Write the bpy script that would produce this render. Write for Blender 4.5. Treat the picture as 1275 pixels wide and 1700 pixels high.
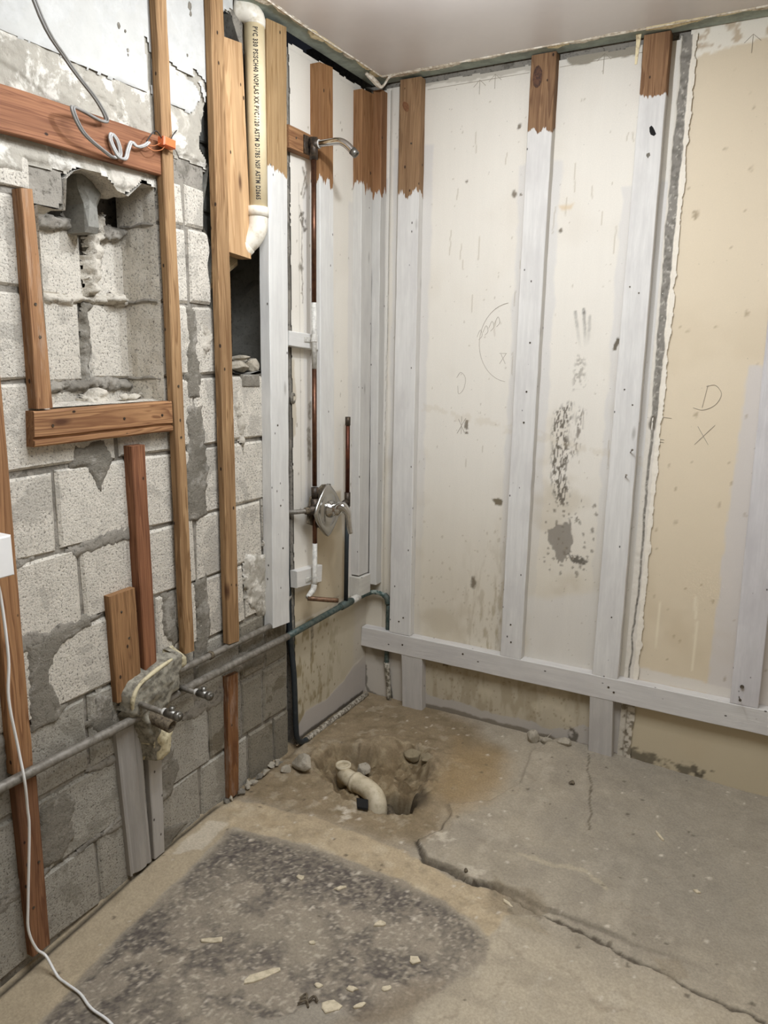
import bpy, bmesh, math, random
import numpy as np
from mathutils import Vector, Matrix

for o in list(bpy.data.objects): bpy.data.objects.remove(o, do_unlink=True)
S = bpy.context.scene
C = bpy.context.scene.collection

# ------------------------------------------------------------------ camera
CAMROWS = ((0.8768, 0.48061, 0.01547), (0.11414, -0.17677, -0.97761), (-0.46711, 0.85893, -0.20985))
cam_data = bpy.data.cameras.new('camera'); cam = bpy.data.objects.new('camera', cam_data); C.objects.link(cam)
r, d, f = [Vector(v) for v in CAMROWS]
m = Matrix((r, -d, -f)).transposed().to_4x4(); m.translation = Vector((1.512, -2.6314, 1.4584))
cam.matrix_world = m
cam_data.sensor_fit = 'HORIZONTAL'; cam_data.sensor_width = 36; cam_data.lens = 1233.34 * 36 / 1275
cam_data.clip_start = 0.02
S.camera = cam

# ------------------------------------------------------------------ world, lamps, exposure
world = bpy.data.worlds.new('world'); S.world = world; world.use_nodes = True
world.node_tree.nodes['Background'].inputs[0].default_value = (0.55, 0.6, 0.75, 1)
world.node_tree.nodes['Background'].inputs[1].default_value = 0.02

def lamp(name, loc, energy, radius, color):
    l = bpy.data.lights.new(name, 'POINT'); l.energy = energy; l.shadow_soft_size = radius; l.color = color
    o = bpy.data.objects.new(name, l); o.location = loc; C.objects.link(o); return o
def area(name, loc, energy, sx, sy, color, rot=(0, 0, 0)):
    l = bpy.data.lights.new(name, 'AREA'); l.shape = 'RECTANGLE'; l.size = sx; l.size_y = sy; l.energy = energy; l.color = color
    o = bpy.data.objects.new(name, l); o.location = loc; o.rotation_euler = rot; C.objects.link(o); return o
lamp('bulb_light', (0.72, -1.0, 2.30), 26, 0.03, (0.86, 0.92, 1.0))
area('fill_light', (1.15, -1.5, 2.39), 37, 1.2, 0.7, (0.86, 0.92, 1.0))  # soft overhead fill, added to brighten the room evenly

S.view_settings.view_transform = 'Standard'; S.view_settings.look = 'None'
S.view_settings.gamma = 1; S.view_settings.use_curve_mapping = False
S.view_settings.exposure = 0.0

# ------------------------------------------------------------------ helpers
rng = np.random.default_rng(7); random.seed(11)
TBL = rng.random((256, 256))
def lin(c):
    c = np.asarray(c, float) / 255.0
    return np.where(c <= 0.04045, c / 12.92, ((c + 0.055) / 1.055) ** 2.4)
def vn(x, y, seed=0):
    x = np.asarray(x, float) + seed * 17.31; y = np.asarray(y, float) + seed * 9.77
    xi = np.floor(x).astype(int); yi = np.floor(y).astype(int); fx = x - xi; fy = y - yi
    fx = fx * fx * (3 - 2 * fx); fy = fy * fy * (3 - 2 * fy)
    a = TBL[xi % 256, yi % 256]; b = TBL[(xi + 1) % 256, yi % 256]; c = TBL[xi % 256, (yi + 1) % 256]; d = TBL[(xi + 1) % 256, (yi + 1) % 256]
    return (a * (1 - fx) + b * fx) * (1 - fy) + (c * (1 - fx) + d * fx) * fy
def fbm(x, y, s=1.0, octv=4, seed=0):
    x = np.asarray(x, float) * s; y = np.asarray(y, float) * s
    t = 0; a = 1; n = 0
    for k in range(octv):
        t = t + a * (vn(x, y, seed + k * 3) - 0.5); n += a; a *= 0.55; x = x * 2.03; y = y * 2.03
    return t / n * 2
def smooth(e0, e1, x):
    t = np.clip((x - e0) / (e1 - e0), 0, 1); return t * t * (3 - 2 * t)

def link(o, parent=None):
    C.objects.link(o)
    if parent is not None: o.parent = parent
    return o
def mesh_obj(name, verts, faces, mat=None, parent=None, smooth_=False, attrs=None, origin=None):
    verts = np.asarray(verts, float)
    if origin is None and parent is None:
        origin = np.array([*(verts[:, :2].min(0) + verts[:, :2].max(0)) / 2, verts[:, 2].min()])
    if origin is not None: verts = verts - np.asarray(origin)
    me = bpy.data.meshes.new(name)
    me.from_pydata(verts.tolist(), [], faces)
    if attrs:
        for k, (typ, data) in attrs.items():
            a = me.attributes.new(k, typ, 'POINT')
            a.data.foreach_set('vector' if typ == 'FLOAT_VECTOR' else ('color' if 'COLOR' in typ else 'value'), np.asarray(data, np.float32).ravel())
    if mat: me.materials.append(mat)
    if smooth_: me.shade_smooth()
    me.update()
    o = bpy.data.objects.new(name, me)
    if origin is not None and parent is None: o.location = origin
    return link(o, parent)
def tag(o, label=None, cat=None, group=None, kind=None):
    if label: o['label'] = label
    if cat: o['category'] = cat
    if group: o['group'] = group
    if kind: o['kind'] = kind
    return o
def empty(name, loc=(0, 0, 0)):
    o = bpy.data.objects.new(name, None); o.location = loc; o.empty_display_size = 0.05; return link(o)

def part(root, name, verts, faces, mat, **k):
    """a child whose mesh is given in world coordinates (roots are never rotated)"""
    v = np.asarray(verts, float) - np.array(root.location if root.parent is None else Vector(root.location) + root.parent.location)
    return mesh_obj(name, v, faces, mat, root, **k)

# wall frames: (u, v, n) -> world.  L: u=y v=z n=x ; B: u=x v=z n=-y ; F: u=x v=y n=z
def W(frame, u, v, n):
    u, v, n = np.broadcast_arrays(np.asarray(u, float), np.asarray(v, float), np.asarray(n, float))
    if frame == 'L': return np.stack([n, u, v], -1)
    if frame == 'B': return np.stack([u, -n, v], -1)
    if frame == 'J': return np.stack([u, n, v], -1)
    if frame == 'D': return np.stack([u, v, -n], -1)
    return np.stack([u, v, n], -1)

# ------------------------------------------------------------------ materials
def new_mat(name):
    m = bpy.data.materials.new(name); m.use_nodes = True; nt = m.node_tree
    b = nt.nodes['Principled BSDF']; return m, nt, b
def N(nt, t, **k):
    n = nt.nodes.new(t)
    for a, v in k.items(): setattr(n, a, v)
    return n
def col4(c): return (*lin(c), 1)
def mixc(nt, fac, a, b, mode='MIX'):
    n = N(nt, 'ShaderNodeMix', data_type='RGBA', blend_type=mode)
    for i, v in ((0, fac), (6, a), (7, b)):
        if isinstance(v, (int, float, tuple)): n.inputs[i].default_value = v
        else: nt.links.new(v, n.inputs[i])
    return n.outputs[2]
def ramp(nt, src, stops):
    n = N(nt, 'ShaderNodeValToRGB'); nt.links.new(src, n.inputs[0]); e = n.color_ramp.elements
    while len(e) < len(stops): e.new(0.5)
    for i, (p, c) in enumerate(stops):
        e[i].position = p; e[i].color = c if len(c) == 4 else (*c, 1)
    return n.outputs[0]
def g(v): return (v, v, v, 1)
def noise(nt, vec, scale, detail=4, rough=0.6, dist=0):
    n = N(nt, 'ShaderNodeTexNoise'); n.inputs['Scale'].default_value = scale; n.inputs['Detail'].default_value = detail
    n.inputs['Roughness'].default_value = rough; n.inputs['Distortion'].default_value = dist
    nt.links.new(vec, n.inputs['Vector']); return n.outputs[0]
def voro(nt, vec, scale, feature='F1'):
    n = N(nt, 'ShaderNodeTexVoronoi', feature=feature); n.inputs['Scale'].default_value = scale
    nt.links.new(vec, n.inputs['Vector']); return n.outputs['Distance']
def scaled(nt, vec, sc, off=(0, 0, 0)):
    n = N(nt, 'ShaderNodeMapping'); n.inputs['Scale'].default_value = sc; n.inputs['Location'].default_value = off
    nt.links.new(vec, n.inputs['Vector']); return n.outputs[0]
def bump(nt, b, h, strength, dist=0.002):
    n = N(nt, 'ShaderNodeBump'); n.inputs['Strength'].default_value = strength; n.inputs['Distance'].default_value = dist
    nt.links.new(h, n.inputs['Height']); nt.links.new(n.outputs[0], b.inputs['Normal']); return n
def math_(nt, op, a, b=None, c=None, clamp=False):
    n = N(nt, 'ShaderNodeMath', operation=op, use_clamp=clamp)
    for i, v in enumerate((a, b, c)):
        if v is None: continue
        if isinstance(v, (int, float)): n.inputs[i].default_value = v
        else: nt.links.new(v, n.inputs[i])
    return n.outputs[0]
def pos(nt): return N(nt, 'ShaderNodeNewGeometry').outputs['Position']
def mat_id(name, **k): return name + repr(sorted(k.items()))
CACHE = {}

def wood(dark, light, knot=(70, 40, 22), paint=None, paint_col=(205, 200, 190), rag=0.05, grain=34, wash=0.0, seed=0):
    key = (dark, light, knot, paint, paint_col, rag, grain, wash, seed)
    if key in CACHE: return CACHE[key]
    m, nt, b = new_mat('wood')
    a = N(nt, 'ShaderNodeAttribute', attribute_name='bc').outputs['Vector']
    P = pos(nt)
    v1 = scaled(nt, a, (grain, grain, 1.6), (seed * 3.7, seed * 1.3, seed * 2.1))
    n1 = noise(nt, v1, 1.0, 3, 0.5, 0.9)
    rings = math_(nt, 'FRACT', math_(nt, 'MULTIPLY', n1, 6.0))
    rings = ramp(nt, rings, [(0.0, g(0)), (0.55, g(0.45)), (0.86, g(1)), (1.0, g(0.1))])
    n2 = noise(nt, scaled(nt, a, (420, 420, 9)), 1.0, 3, 0.7)
    c = mixc(nt, rings, col4(light), col4(dark))
    c = mixc(nt, ramp(nt, n2, [(0.35, g(0)), (0.7, g(0.55))]), c, col4(dark))
    n3 = noise(nt, scaled(nt, a, (14, 14, 2.4), (seed, 0, seed)), 1.0, 4, 0.6)
    c = mixc(nt, ramp(nt, n3, [(0.42, g(0)), (0.75, g(0.55))]), c, tuple(lin(dark) * 0.6) + (1,))
    kn = voro(nt, scaled(nt, a, (11, 11, 3.6), (seed * 1.7 + .3, seed * 0.77, seed * 0.31)), 1.0)
    c = mixc(nt, ramp(nt, kn, [(0.05, g(0.9)), (0.13, g(0.0))]), c, col4(knot))
    nh = voro(nt, scaled(nt, a, (24, 24, 15), (seed * 0.7, seed * 2.77, seed * 1.31)), 1.0)
    c = mixc(nt, ramp(nt, nh, [(0.07, g(0.95)), (0.10, g(0.0))]), c, col4((38, 26, 18)))
    if wash:
        wn = noise(nt, scaled(nt, a, (60, 60, 10)), 1.0, 5, 0.7)
        c = mixc(nt, ramp(nt, wn, [(0.5, g(0)), (0.62, g(wash))]), c, col4((215, 205, 190)))
    rough = 0.75
    if paint is not None:
        sx = N(nt, 'ShaderNodeSeparateXYZ'); nt.links.new(P, sx.inputs[0])
        wv = noise(nt, scaled(nt, P, (26, 26, 5)), 1.0, 4, 0.6)
        wf = noise(nt, scaled(nt, P, (190, 190, 22)), 1.0, 3, 0.6)
        edge = math_(nt, 'ADD', math_(nt, 'MULTIPLY', math_(nt, 'SUBTRACT', wv, 0.5), rag * 4.0), math_(nt, 'MULTIPLY', math_(nt, 'SUBTRACT', wf, 0.5), rag * 0.9))
        dz = math_(nt, 'SUBTRACT', math_(nt, 'ADD', edge, float(paint)), sx.outputs[2])
        msk = math_(nt, 'MULTIPLY', dz, 260.0, clamp=True)
        st = noise(nt, scaled(nt, a, (90, 90, 5)), 1.0, 4, 0.7)
        st2 = noise(nt, scaled(nt, a, (16, 16, 5), (seed, 0, 0)), 1.0, 4, 0.65)
        pc = mixc(nt, ramp(nt, st, [(0.3, g(0)), (0.7, g(1))]), col4(paint_col), tuple(lin(paint_col) * 0.86) + (1,))
        pc = mixc(nt, ramp(nt, st2, [(0.45, g(0)), (0.7, g(0.8))]), pc, tuple(lin(paint_col) * np.array([0.80, 0.79, 0.80])) + (1,))
        pc = mixc(nt, ramp(nt, nh, [(0.05, g(0.9)), (0.08, g(0.0))]), pc, col4((60, 52, 42)))
        pc = mixc(nt, ramp(nt, kn, [(0.03, g(0.5)), (0.10, g(0.0))]), pc, col4((120, 112, 100)))
        c = mixc(nt, msk, c, pc)
    nt.links.new(c, b.inputs['Base Color']); b.inputs['Roughness'].default_value = rough
    b.inputs['Specular IOR Level'].default_value = 0.3
    h = math_(nt, 'ADD', math_(nt, 'MULTIPLY', rings, 0.4), n2)
    bump(nt, b, h, 0.35, 0.0012)
    CACHE[key] = m; return m

def masonry(name, base, pit=(110, 103, 92), stain=(128, 122, 110), stain_amt=0.6, bstr=0.8, rough=0.95, pit_amt=1.0, pitscale=95, white=0.0, lo=0.36, hi=0.46):
    m, nt, b = new_mat(name); P = pos(nt)
    rnd = N(nt, 'ShaderNodeObjectInfo').outputs['Random']
    n1 = noise(nt, P, pitscale, 5, 0.72); v1 = voro(nt, P, pitscale * 2.0)
    n2 = noise(nt, P, 7, 5, 0.6, 0.4); n3 = noise(nt, P, 26, 4, 0.6)
    c = mixc(nt, ramp(nt, n3, [(0.3, g(0)), (0.7, g(1))]), col4(base), tuple(lin(base) * 0.84) + (1,))
    pits = ramp(nt, n1, [(lo, g(1)), (hi, g(0))])
    c = mixc(nt, math_(nt, 'MULTIPLY', pits, pit_amt), c, col4(pit))
    sm = ramp(nt, n2, [(0.545, g(0)), (0.585, g(stain_amt))])
    c = mixc(nt, sm, c, col4(stain))
    if white:
        n4 = noise(nt, P, 11, 5, 0.7, 0.3)
        c = mixc(nt, ramp(nt, n4, [(0.53, g(0)), (0.60, g(white))]), c, col4((232, 226, 214)))
    c = mixc(nt, 1.0, c, ramp(nt, rnd, [(0, g(0.90)), (1, g(1.0))]), 'MULTIPLY')
    nt.links.new(c, b.inputs['Base Color']); b.inputs['Roughness'].default_value = rough
    b.inputs['Specular IOR Level'].default_value = 0.2
    h = math_(nt, 'ADD', math_(nt, 'MULTIPLY', n1, 1.0), math_(nt, 'MULTIPLY', n3, 0.8))
    bump(nt, b, h, bstr, 0.004)
    return m

def vcol(name, rough=0.85, fine=(220, 0.14), bstr=0.25, bdist=0.0015, spec=0.3, streak=False, speck=0.0):
    """vertex-colour surface with fine procedural variation"""
    m, nt, b = new_mat(name); P = pos(nt)
    a = N(nt, 'ShaderNodeAttribute', attribute_name='Col').outputs['Color']
    n1 = noise(nt, P, fine[0], 4, 0.7)
    n2 = noise(nt, scaled(nt, P, (30, 30, 3) if streak else (18, 18, 18)), 1.0, 4, 0.65)
    c = mixc(nt, 1.0, a, ramp(nt, n1, [(0.3, g(1 - fine[1])), (0.7, g(1 + fine[1] * 0.5))]), 'MULTIPLY')
    c = mixc(nt, 1.0, c, ramp(nt, n2, [(0.3, g(1 - fine[1] * 0.6)), (0.7, g(1.0))]), 'MULTIPLY')
    if speck:
        vo = voro(nt, P, 34); mk = noise(nt, P, 5, 3)
        sp = math_(nt, 'MULTIPLY', ramp(nt, vo, [(0.05, g(1)), (0.09, g(0))]), ramp(nt, mk, [(0.48, g(0)), (0.58, g(speck))]))
        c = mixc(nt, sp, c, col4((95, 84, 70)))
    nt.links.new(c, b.inputs['Base Color']); b.inputs['Roughness'].default_value = rough
    b.inputs['Specular IOR Level'].default_value = spec
    bump(nt, b, math_(nt, 'ADD', n1, n2), bstr, bdist)
    return m

def plain(name, c, rough=0.6, metal=0.0, var=0.15, scale=60, bstr=0.1, c2=None, spec=0.5, thr=(0.4, 0.65)):
    m, nt, b = new_mat(name); P = pos(nt); n = noise(nt, P, scale, 4, 0.65)
    c2 = c2 or tuple(np.array(c) * (1 - var))
    nt.links.new(mixc(nt, ramp(nt, n, [(thr[0], g(0)), (thr[1], g(1))]), col4(c), col4(c2)), b.inputs['Base Color'])
    b.inputs['Roughness'].default_value = rough; b.inputs['Metallic'].default_value = metal
    b.inputs['Specular IOR Level'].default_value = spec
    if bstr: bump(nt, b, n, bstr, 0.001)
    return m

M = {}
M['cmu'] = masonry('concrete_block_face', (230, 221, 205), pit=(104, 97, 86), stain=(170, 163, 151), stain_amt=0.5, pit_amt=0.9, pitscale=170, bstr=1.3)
M['cmu_low'] = masonry('lower_block_face', (186, 179, 165), pit=(96, 90, 79), stain=(142, 136, 122), stain_amt=0.6, pit_amt=0.9, pitscale=170, bstr=1.3)  # darker block tone for the lower courses
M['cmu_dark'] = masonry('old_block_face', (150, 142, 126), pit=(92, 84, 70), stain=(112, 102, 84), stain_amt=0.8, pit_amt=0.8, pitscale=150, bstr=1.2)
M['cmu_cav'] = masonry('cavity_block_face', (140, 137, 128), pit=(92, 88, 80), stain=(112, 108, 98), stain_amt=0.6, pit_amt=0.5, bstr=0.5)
M['mortar'] = masonry('mortar', (152, 145, 133), pit=(70, 64, 56), stain=(105, 99, 89), stain_amt=0.7, pit_amt=0.7, pitscale=70, bstr=1.0)
M['broken'] = masonry('broken_block', (205, 196, 180), pit=(120, 110, 96), stain=(150, 142, 128), stain_amt=0.6, pit_amt=0.7, pitscale=60, bstr=1.4)
M['smear'] = masonry('damp_mortar_smear', (140, 133, 120), pit=(96, 90, 78), stain=(118, 112, 100), stain_amt=0.7, pit_amt=0.7, pitscale=130, bstr=1.2, white=0.25)
M['cement'] = masonry('cement_coat', (176, 169, 155), pit=(128, 121, 108), stain=(206, 198, 184), stain_amt=0.8, pit_amt=0.4, pitscale=45, bstr=0.9, white=0.7)
M['cementgrey'] = masonry('grey_cement_coat', (158, 151, 138), pit=(116, 109, 97), stain=(140, 133, 120), stain_amt=0.6, pit_amt=0.35, pitscale=45, bstr=0.7)
M['plaster'] = masonry('white_plaster', (198, 196, 190), pit=(172, 167, 156), stain=(188, 185, 177), stain_amt=0.5, pit_amt=0.25, pitscale=60, bstr=0.15)
M['wallv'] = vcol('painted_wall', 0.7, (260, 0.05), 0.12, 0.001, streak=True, speck=0.3)
M['beigev'] = vcol('beige_wall', 0.6, (300, 0.03), 0.06, 0.001, streak=False, speck=0.25)
M['floorv'] = vcol('concrete_floor', 0.9, (150, 0.22), 0.5, 0.0025, spec=0.25)
M['ceil'] = plain('ceiling_paint', (206, 198, 192), 0.38, var=0.03, scale=3, bstr=0.0, spec=0.5)
M['green'] = plain('green_board', (156, 164, 152), 0.9, var=0.14, scale=30)
M['cream'] = plain('torn_paper', (224, 208, 168), 0.9, c2=(150, 122, 88), scale=55, thr=(0.5, 0.72), bstr=0.8)
M['gyp'] = plain('gypsum_edge', (228, 220, 204), 0.9, c2=(168, 150, 126), scale=70, bstr=0.8)
M['galv'] = plain('galvanised_pipe', (138, 132, 122), 0.55, 0.35, c2=(104, 97, 86), scale=60, bstr=0.3)
M['patina'] = plain('patina_pipe', (92, 98, 90), 0.6, 0.3, c2=(44, 66, 64), scale=70, bstr=0.4)
M['darkpipe'] = plain('dark_pipe', (44, 50, 54), 0.4, 0.3, c2=(70, 74, 72), scale=50, bstr=0.2, thr=(0.55, 0.8))
M['copper'] = plain('aged_copper', (104, 70, 50), 0.38, 0.75, c2=(76, 50, 38), scale=30, bstr=0.1)
M['copperpaint'] = plain('paint_on_copper', (206, 202, 192), 0.6, c2=(170, 165, 156), scale=90, bstr=0.3)
M['chrome'] = plain('chrome', (205, 203, 200), 0.12, 1.0, c2=(190, 188, 184), scale=20, bstr=0.0)
M['dullchrome'] = plain('dull_chrome', (128, 125, 118), 0.38, 0.8, c2=(96, 92, 84), scale=70, bstr=0.2)
M['platechrome'] = plain('plate_chrome', (182, 180, 175), 0.2, 1.0, c2=(172, 170, 164), scale=12, bstr=0.0)
M['blackmetal'] = plain('dark_bronze', (52, 46, 40), 0.5, 0.5, c2=(86, 70, 54), scale=120, bstr=0.4)
M['white_plastic'] = plain('white_plastic', (232, 229, 224), 0.4, var=0.03, scale=8, bstr=0.0)
M['trap'] = plain('muddy_pvc', (200, 186, 158), 0.6, c2=(160, 144, 114), scale=40, bstr=0.1, thr=(0.45, 0.75))
M['pvc'] = plain('aged_pvc', (220, 203, 166), 0.45, c2=(210, 190, 150), scale=14, bstr=0.0)
M['pvcw'] = plain('white_pvc', (222, 214, 198), 0.4, c2=(196, 184, 160), scale=40, bstr=0.0, thr=(0.5, 0.7))
M['ink'] = plain('dark_ink', (52, 46, 40), 0.8, var=0.1, bstr=0)
M['mudlump'] = masonry('mud_coated_stone', (150, 136, 110), pit=(104, 90, 68), stain=(128, 114, 88), stain_amt=0.7, pit_amt=0.7, pitscale=60, bstr=1.2)
M['pencil'] = plain('pencil', (176, 165, 148), 0.8, var=0.1, bstr=0)
M['cable'] = plain('grey_cable', (128, 124, 118), 0.45, var=0.1, scale=20, bstr=0)
M['wire'] = plain('dark_wire', (46, 40, 36), 0.5, 0.2)
M['copperwire'] = plain('copper_wire', (176, 112, 72), 0.35, 0.7)
M['orange'] = plain('orange_plastic', (222, 112, 62), 0.35, var=0.08, bstr=0)
M['foam'] = plain('old_sealant', (150, 144, 128), 0.9, c2=(100, 94, 82), scale=60, bstr=1.0, thr=(0.42, 0.62))
M['creamfoam'] = plain('cream_sealant', (202, 190, 156), 0.85, c2=(140, 128, 100), scale=60, bstr=0.9, thr=(0.5, 0.7))
M['rust'] = plain('rusty_pipe', (112, 100, 80), 0.8, 0.1, c2=(62, 50, 38), scale=110, bstr=0.9)
M['stone'] = masonry('rubble', (178, 168, 150), pit=(120, 110, 94), stain=(140, 130, 112), stain_amt=0.7, pit_amt=0.6, pitscale=60, bstr=1.2)
M['flake'] = plain('plaster_flake', (202, 188, 160), 0.9, c2=(172, 158, 132), scale=60, bstr=0.5)
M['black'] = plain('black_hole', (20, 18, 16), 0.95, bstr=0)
M['nail'] = plain('nail_steel', (120, 112, 100), 0.45, 0.8, c2=(70, 60, 50), scale=200)
M['roomwall'] = plain('room_wall', (205, 196, 182), 0.8, var=0.04, scale=4)

# ------------------------------------------------------------------ geometry builders
class Canvas:
    """a relief surface: a grid of colour and height painted in wall coordinates"""
    def __init__(s, us, vs, col):
        s.us = np.asarray(us, float); s.vs = np.asarray(vs, float)
        s.U, s.V = np.meshgrid(s.us, s.vs, indexing='ij')
        s.C = np.zeros(s.U.shape + (3,)); s.C[:] = lin(col); s.H = np.zeros(s.U.shape); s.K = np.ones(s.U.shape, bool)
    def sd(s, poly, rag=0.0, ns=30, seed=1):
        P = np.asarray(poly, float); U, V = s.U, s.V
        if rag:
            U = U + rag * fbm(s.U, s.V, ns, 4, seed); V = V + rag * fbm(s.U, s.V, ns, 4, seed + 40)
        D = np.full(U.shape, 1e9); ins = np.zeros(U.shape, bool)
        for i in range(len(P)):
            x0, y0 = P[i - 1]; x1, y1 = P[i]; dx, dy = x1 - x0, y1 - y0; L = dx * dx + dy * dy + 1e-12
            t = np.clip(((U - x0) * dx + (V - y0) * dy) / L, 0, 1)
            D = np.minimum(D, np.hypot(U - x0 - t * dx, V - y0 - t * dy))
            if y0 != y1:
                ins ^= ((y0 > V) != (y1 > V)) & (U < (x1 - x0) * (V - y0) / (y1 - y0) + x0)
        return np.where(ins, D, -D)
    def ld(s, pts, rag=0.0, ns=40, seed=1):
        U, V = s.U, s.V
        if rag:
            U = U + rag * fbm(s.U, s.V, ns, 4, seed); V = V + rag * fbm(s.U, s.V, ns, 4, seed + 40)
        D = np.full(U.shape, 1e9)
        for (x0, y0), (x1, y1) in zip(pts[:-1], pts[1:]):
            dx, dy = x1 - x0, y1 - y0; L = dx * dx + dy * dy + 1e-12
            t = np.clip(((U - x0) * dx + (V - y0) * dy) / L, 0, 1)
            D = np.minimum(D, np.hypot(U - x0 - t * dx, V - y0 - t * dy))
        return D
    def put(s, mask, col=None, h=None):
        if col is not None: s.C = s.C * (1 - mask[..., None]) + lin(col) * mask[..., None]
        if h is not None: s.H = s.H + mask * h
    def fill(s, poly, col=None, soft=0.004, rag=0.01, ns=30, seed=1, a=1.0, h=None, mod=None):
        mk = smooth(-soft, soft, s.sd(poly, rag, ns, seed)) * a
        if mod is not None: mk = mk * mod
        s.put(mk, col, h); return mk
    def line(s, pts, w, col=None, a=1.0, rag=0.004, ns=60, seed=1, h=None, soft=0.5, mod=None):
        mk = (1 - smooth(w * (1 - soft), w * (1 + soft), s.ld(pts, rag, ns, seed))) * a
        if mod is not None: mk = mk * mod
        s.put(mk, col, h); return mk
    def thr(s, scale, lo, hi, seed=0, octv=4, sx=1, sy=1):
        return smooth(lo, hi, fbm(s.U * sx, s.V * sy, scale, octv, seed))
    def spots(s, n, rect, rr, col, seed=0, a=0.9, h=None):
        R = random.Random(seed)
        for _ in range(n):
            x = R.uniform(rect[0], rect[1]); y = R.uniform(rect[2], rect[3]); rad = R.uniform(*rr)
            i0, i1 = np.searchsorted(s.us, [x - 3 * rad, x + 3 * rad]); j0, j1 = np.searchsorted(s.vs, [y - 3 * rad, y + 3 * rad])
            if i1 <= i0 or j1 <= j0: continue
            D = np.hypot(s.U[i0:i1, j0:j1] - x, (s.V[i0:i1, j0:j1] - y) * R.uniform(.5, 1.2))
            mk = (1 - smooth(rad * .6, rad * 1.3, D + rad * .6 * fbm(s.U[i0:i1, j0:j1], s.V[i0:i1, j0:j1], 1.2 / rad, 2, seed))) * a
            s.C[i0:i1, j0:j1] = s.C[i0:i1, j0:j1] * (1 - mk[..., None]) + lin(col) * mk[..., None]
            if h: s.H[i0:i1, j0:j1] += mk * h
    def build(s, name, frame, mat, n0=0.0, parent=None, smooth_=True, kind=None):
        nu, nv = s.U.shape
        co = W(frame, s.U, s.V, s.H + n0).reshape(-1, 3)
        idx = np.arange(nu * nv).reshape(nu, nv)
        q = np.stack([idx[:-1, :-1], idx[1:, :-1], idx[1:, 1:], idx[:-1, 1:]], -1)
        k = s.K[:-1, :-1] & s.K[1:, :-1] & s.K[1:, 1:] & s.K[:-1, 1:]
        q = q[k]
        if frame in ('B', 'F'): pass
        used = np.zeros(nu * nv, bool); used[q.ravel()] = True
        remap = np.cumsum(used) - 1; co = co[used]; q = remap[q]; cc = s.C.reshape(-1, 3)[used]
        origin = None
        if parent is None: origin = np.array([*(co[:, :2].min(0) + co[:, :2].max(0)) / 2, co[:, 2].min()]); co = co - origin
        else: co = co - np.array(parent.location)
        me = bpy.data.meshes.new(name)
        me.vertices.add(len(co)); me.vertices.foreach_set('co', co.astype(np.float32).ravel())
        me.loops.add(q.size); me.loops.foreach_set('vertex_index', q.astype(np.int32).ravel())
        me.polygons.add(len(q)); me.polygons.foreach_set('loop_start', np.arange(0, q.size, 4, dtype=np.int32))
        me.polygons.foreach_set('loop_total', np.full(len(q), 4, np.int32))
        a = me.attributes.new('Col', 'FLOAT_COLOR', 'POINT')
        a.data.foreach_set('color', np.concatenate([cc, np.ones((len(cc), 1))], 1).astype(np.float32).ravel())
        me.materials.append(mat); me.update(calc_edges=True); me.validate()
        if smooth_: me.shade_smooth()
        o = bpy.data.objects.new(name, me)
        if origin is not None: o.location = origin
        link(o, parent)
        if kind: o['kind'] = kind
        return o

def ar(a, b, st): return np.linspace(a, b, max(2, int(round((b - a) / st)) + 1))

def prism(frame, poly, n0, n1, ch=0.004, jit=0.0, R=random):
    """chamfered slab over a polygon; returns verts, faces"""
    P = np.asarray(poly, float); k = len(P); c = P.mean(0)
    P = P + np.array([[R.uniform(-jit, jit), R.uniform(-jit, jit)] for _ in range(k)])
    d = P - c; rad = np.linalg.norm(d, axis=1, keepdims=True)
    I = c + d * np.maximum(0.2, 1 - 1.4 * ch / rad)
    V = np.concatenate([W(frame, P[:, 0], P[:, 1], n0), W(frame, P[:, 0], P[:, 1], n1 - ch), W(frame, I[:, 0], I[:, 1], n1)])
    F = [list(range(k))[::-1]]
    for r in range(2):
        for i in range(k):
            j = (i + 1) % k; F.append([r * k + i, r * k + j, (r + 1) * k + j, (r + 1) * k + i])
    F.append([2 * k + i for i in range(k)])
    return V, F

def merge(parts):
    V = []; F = []; n = 0
    for v, f in parts:
        V.append(np.asarray(v)); F += [[i + n for i in q] for q in f]; n += len(v)
    return np.concatenate(V), F

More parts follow.
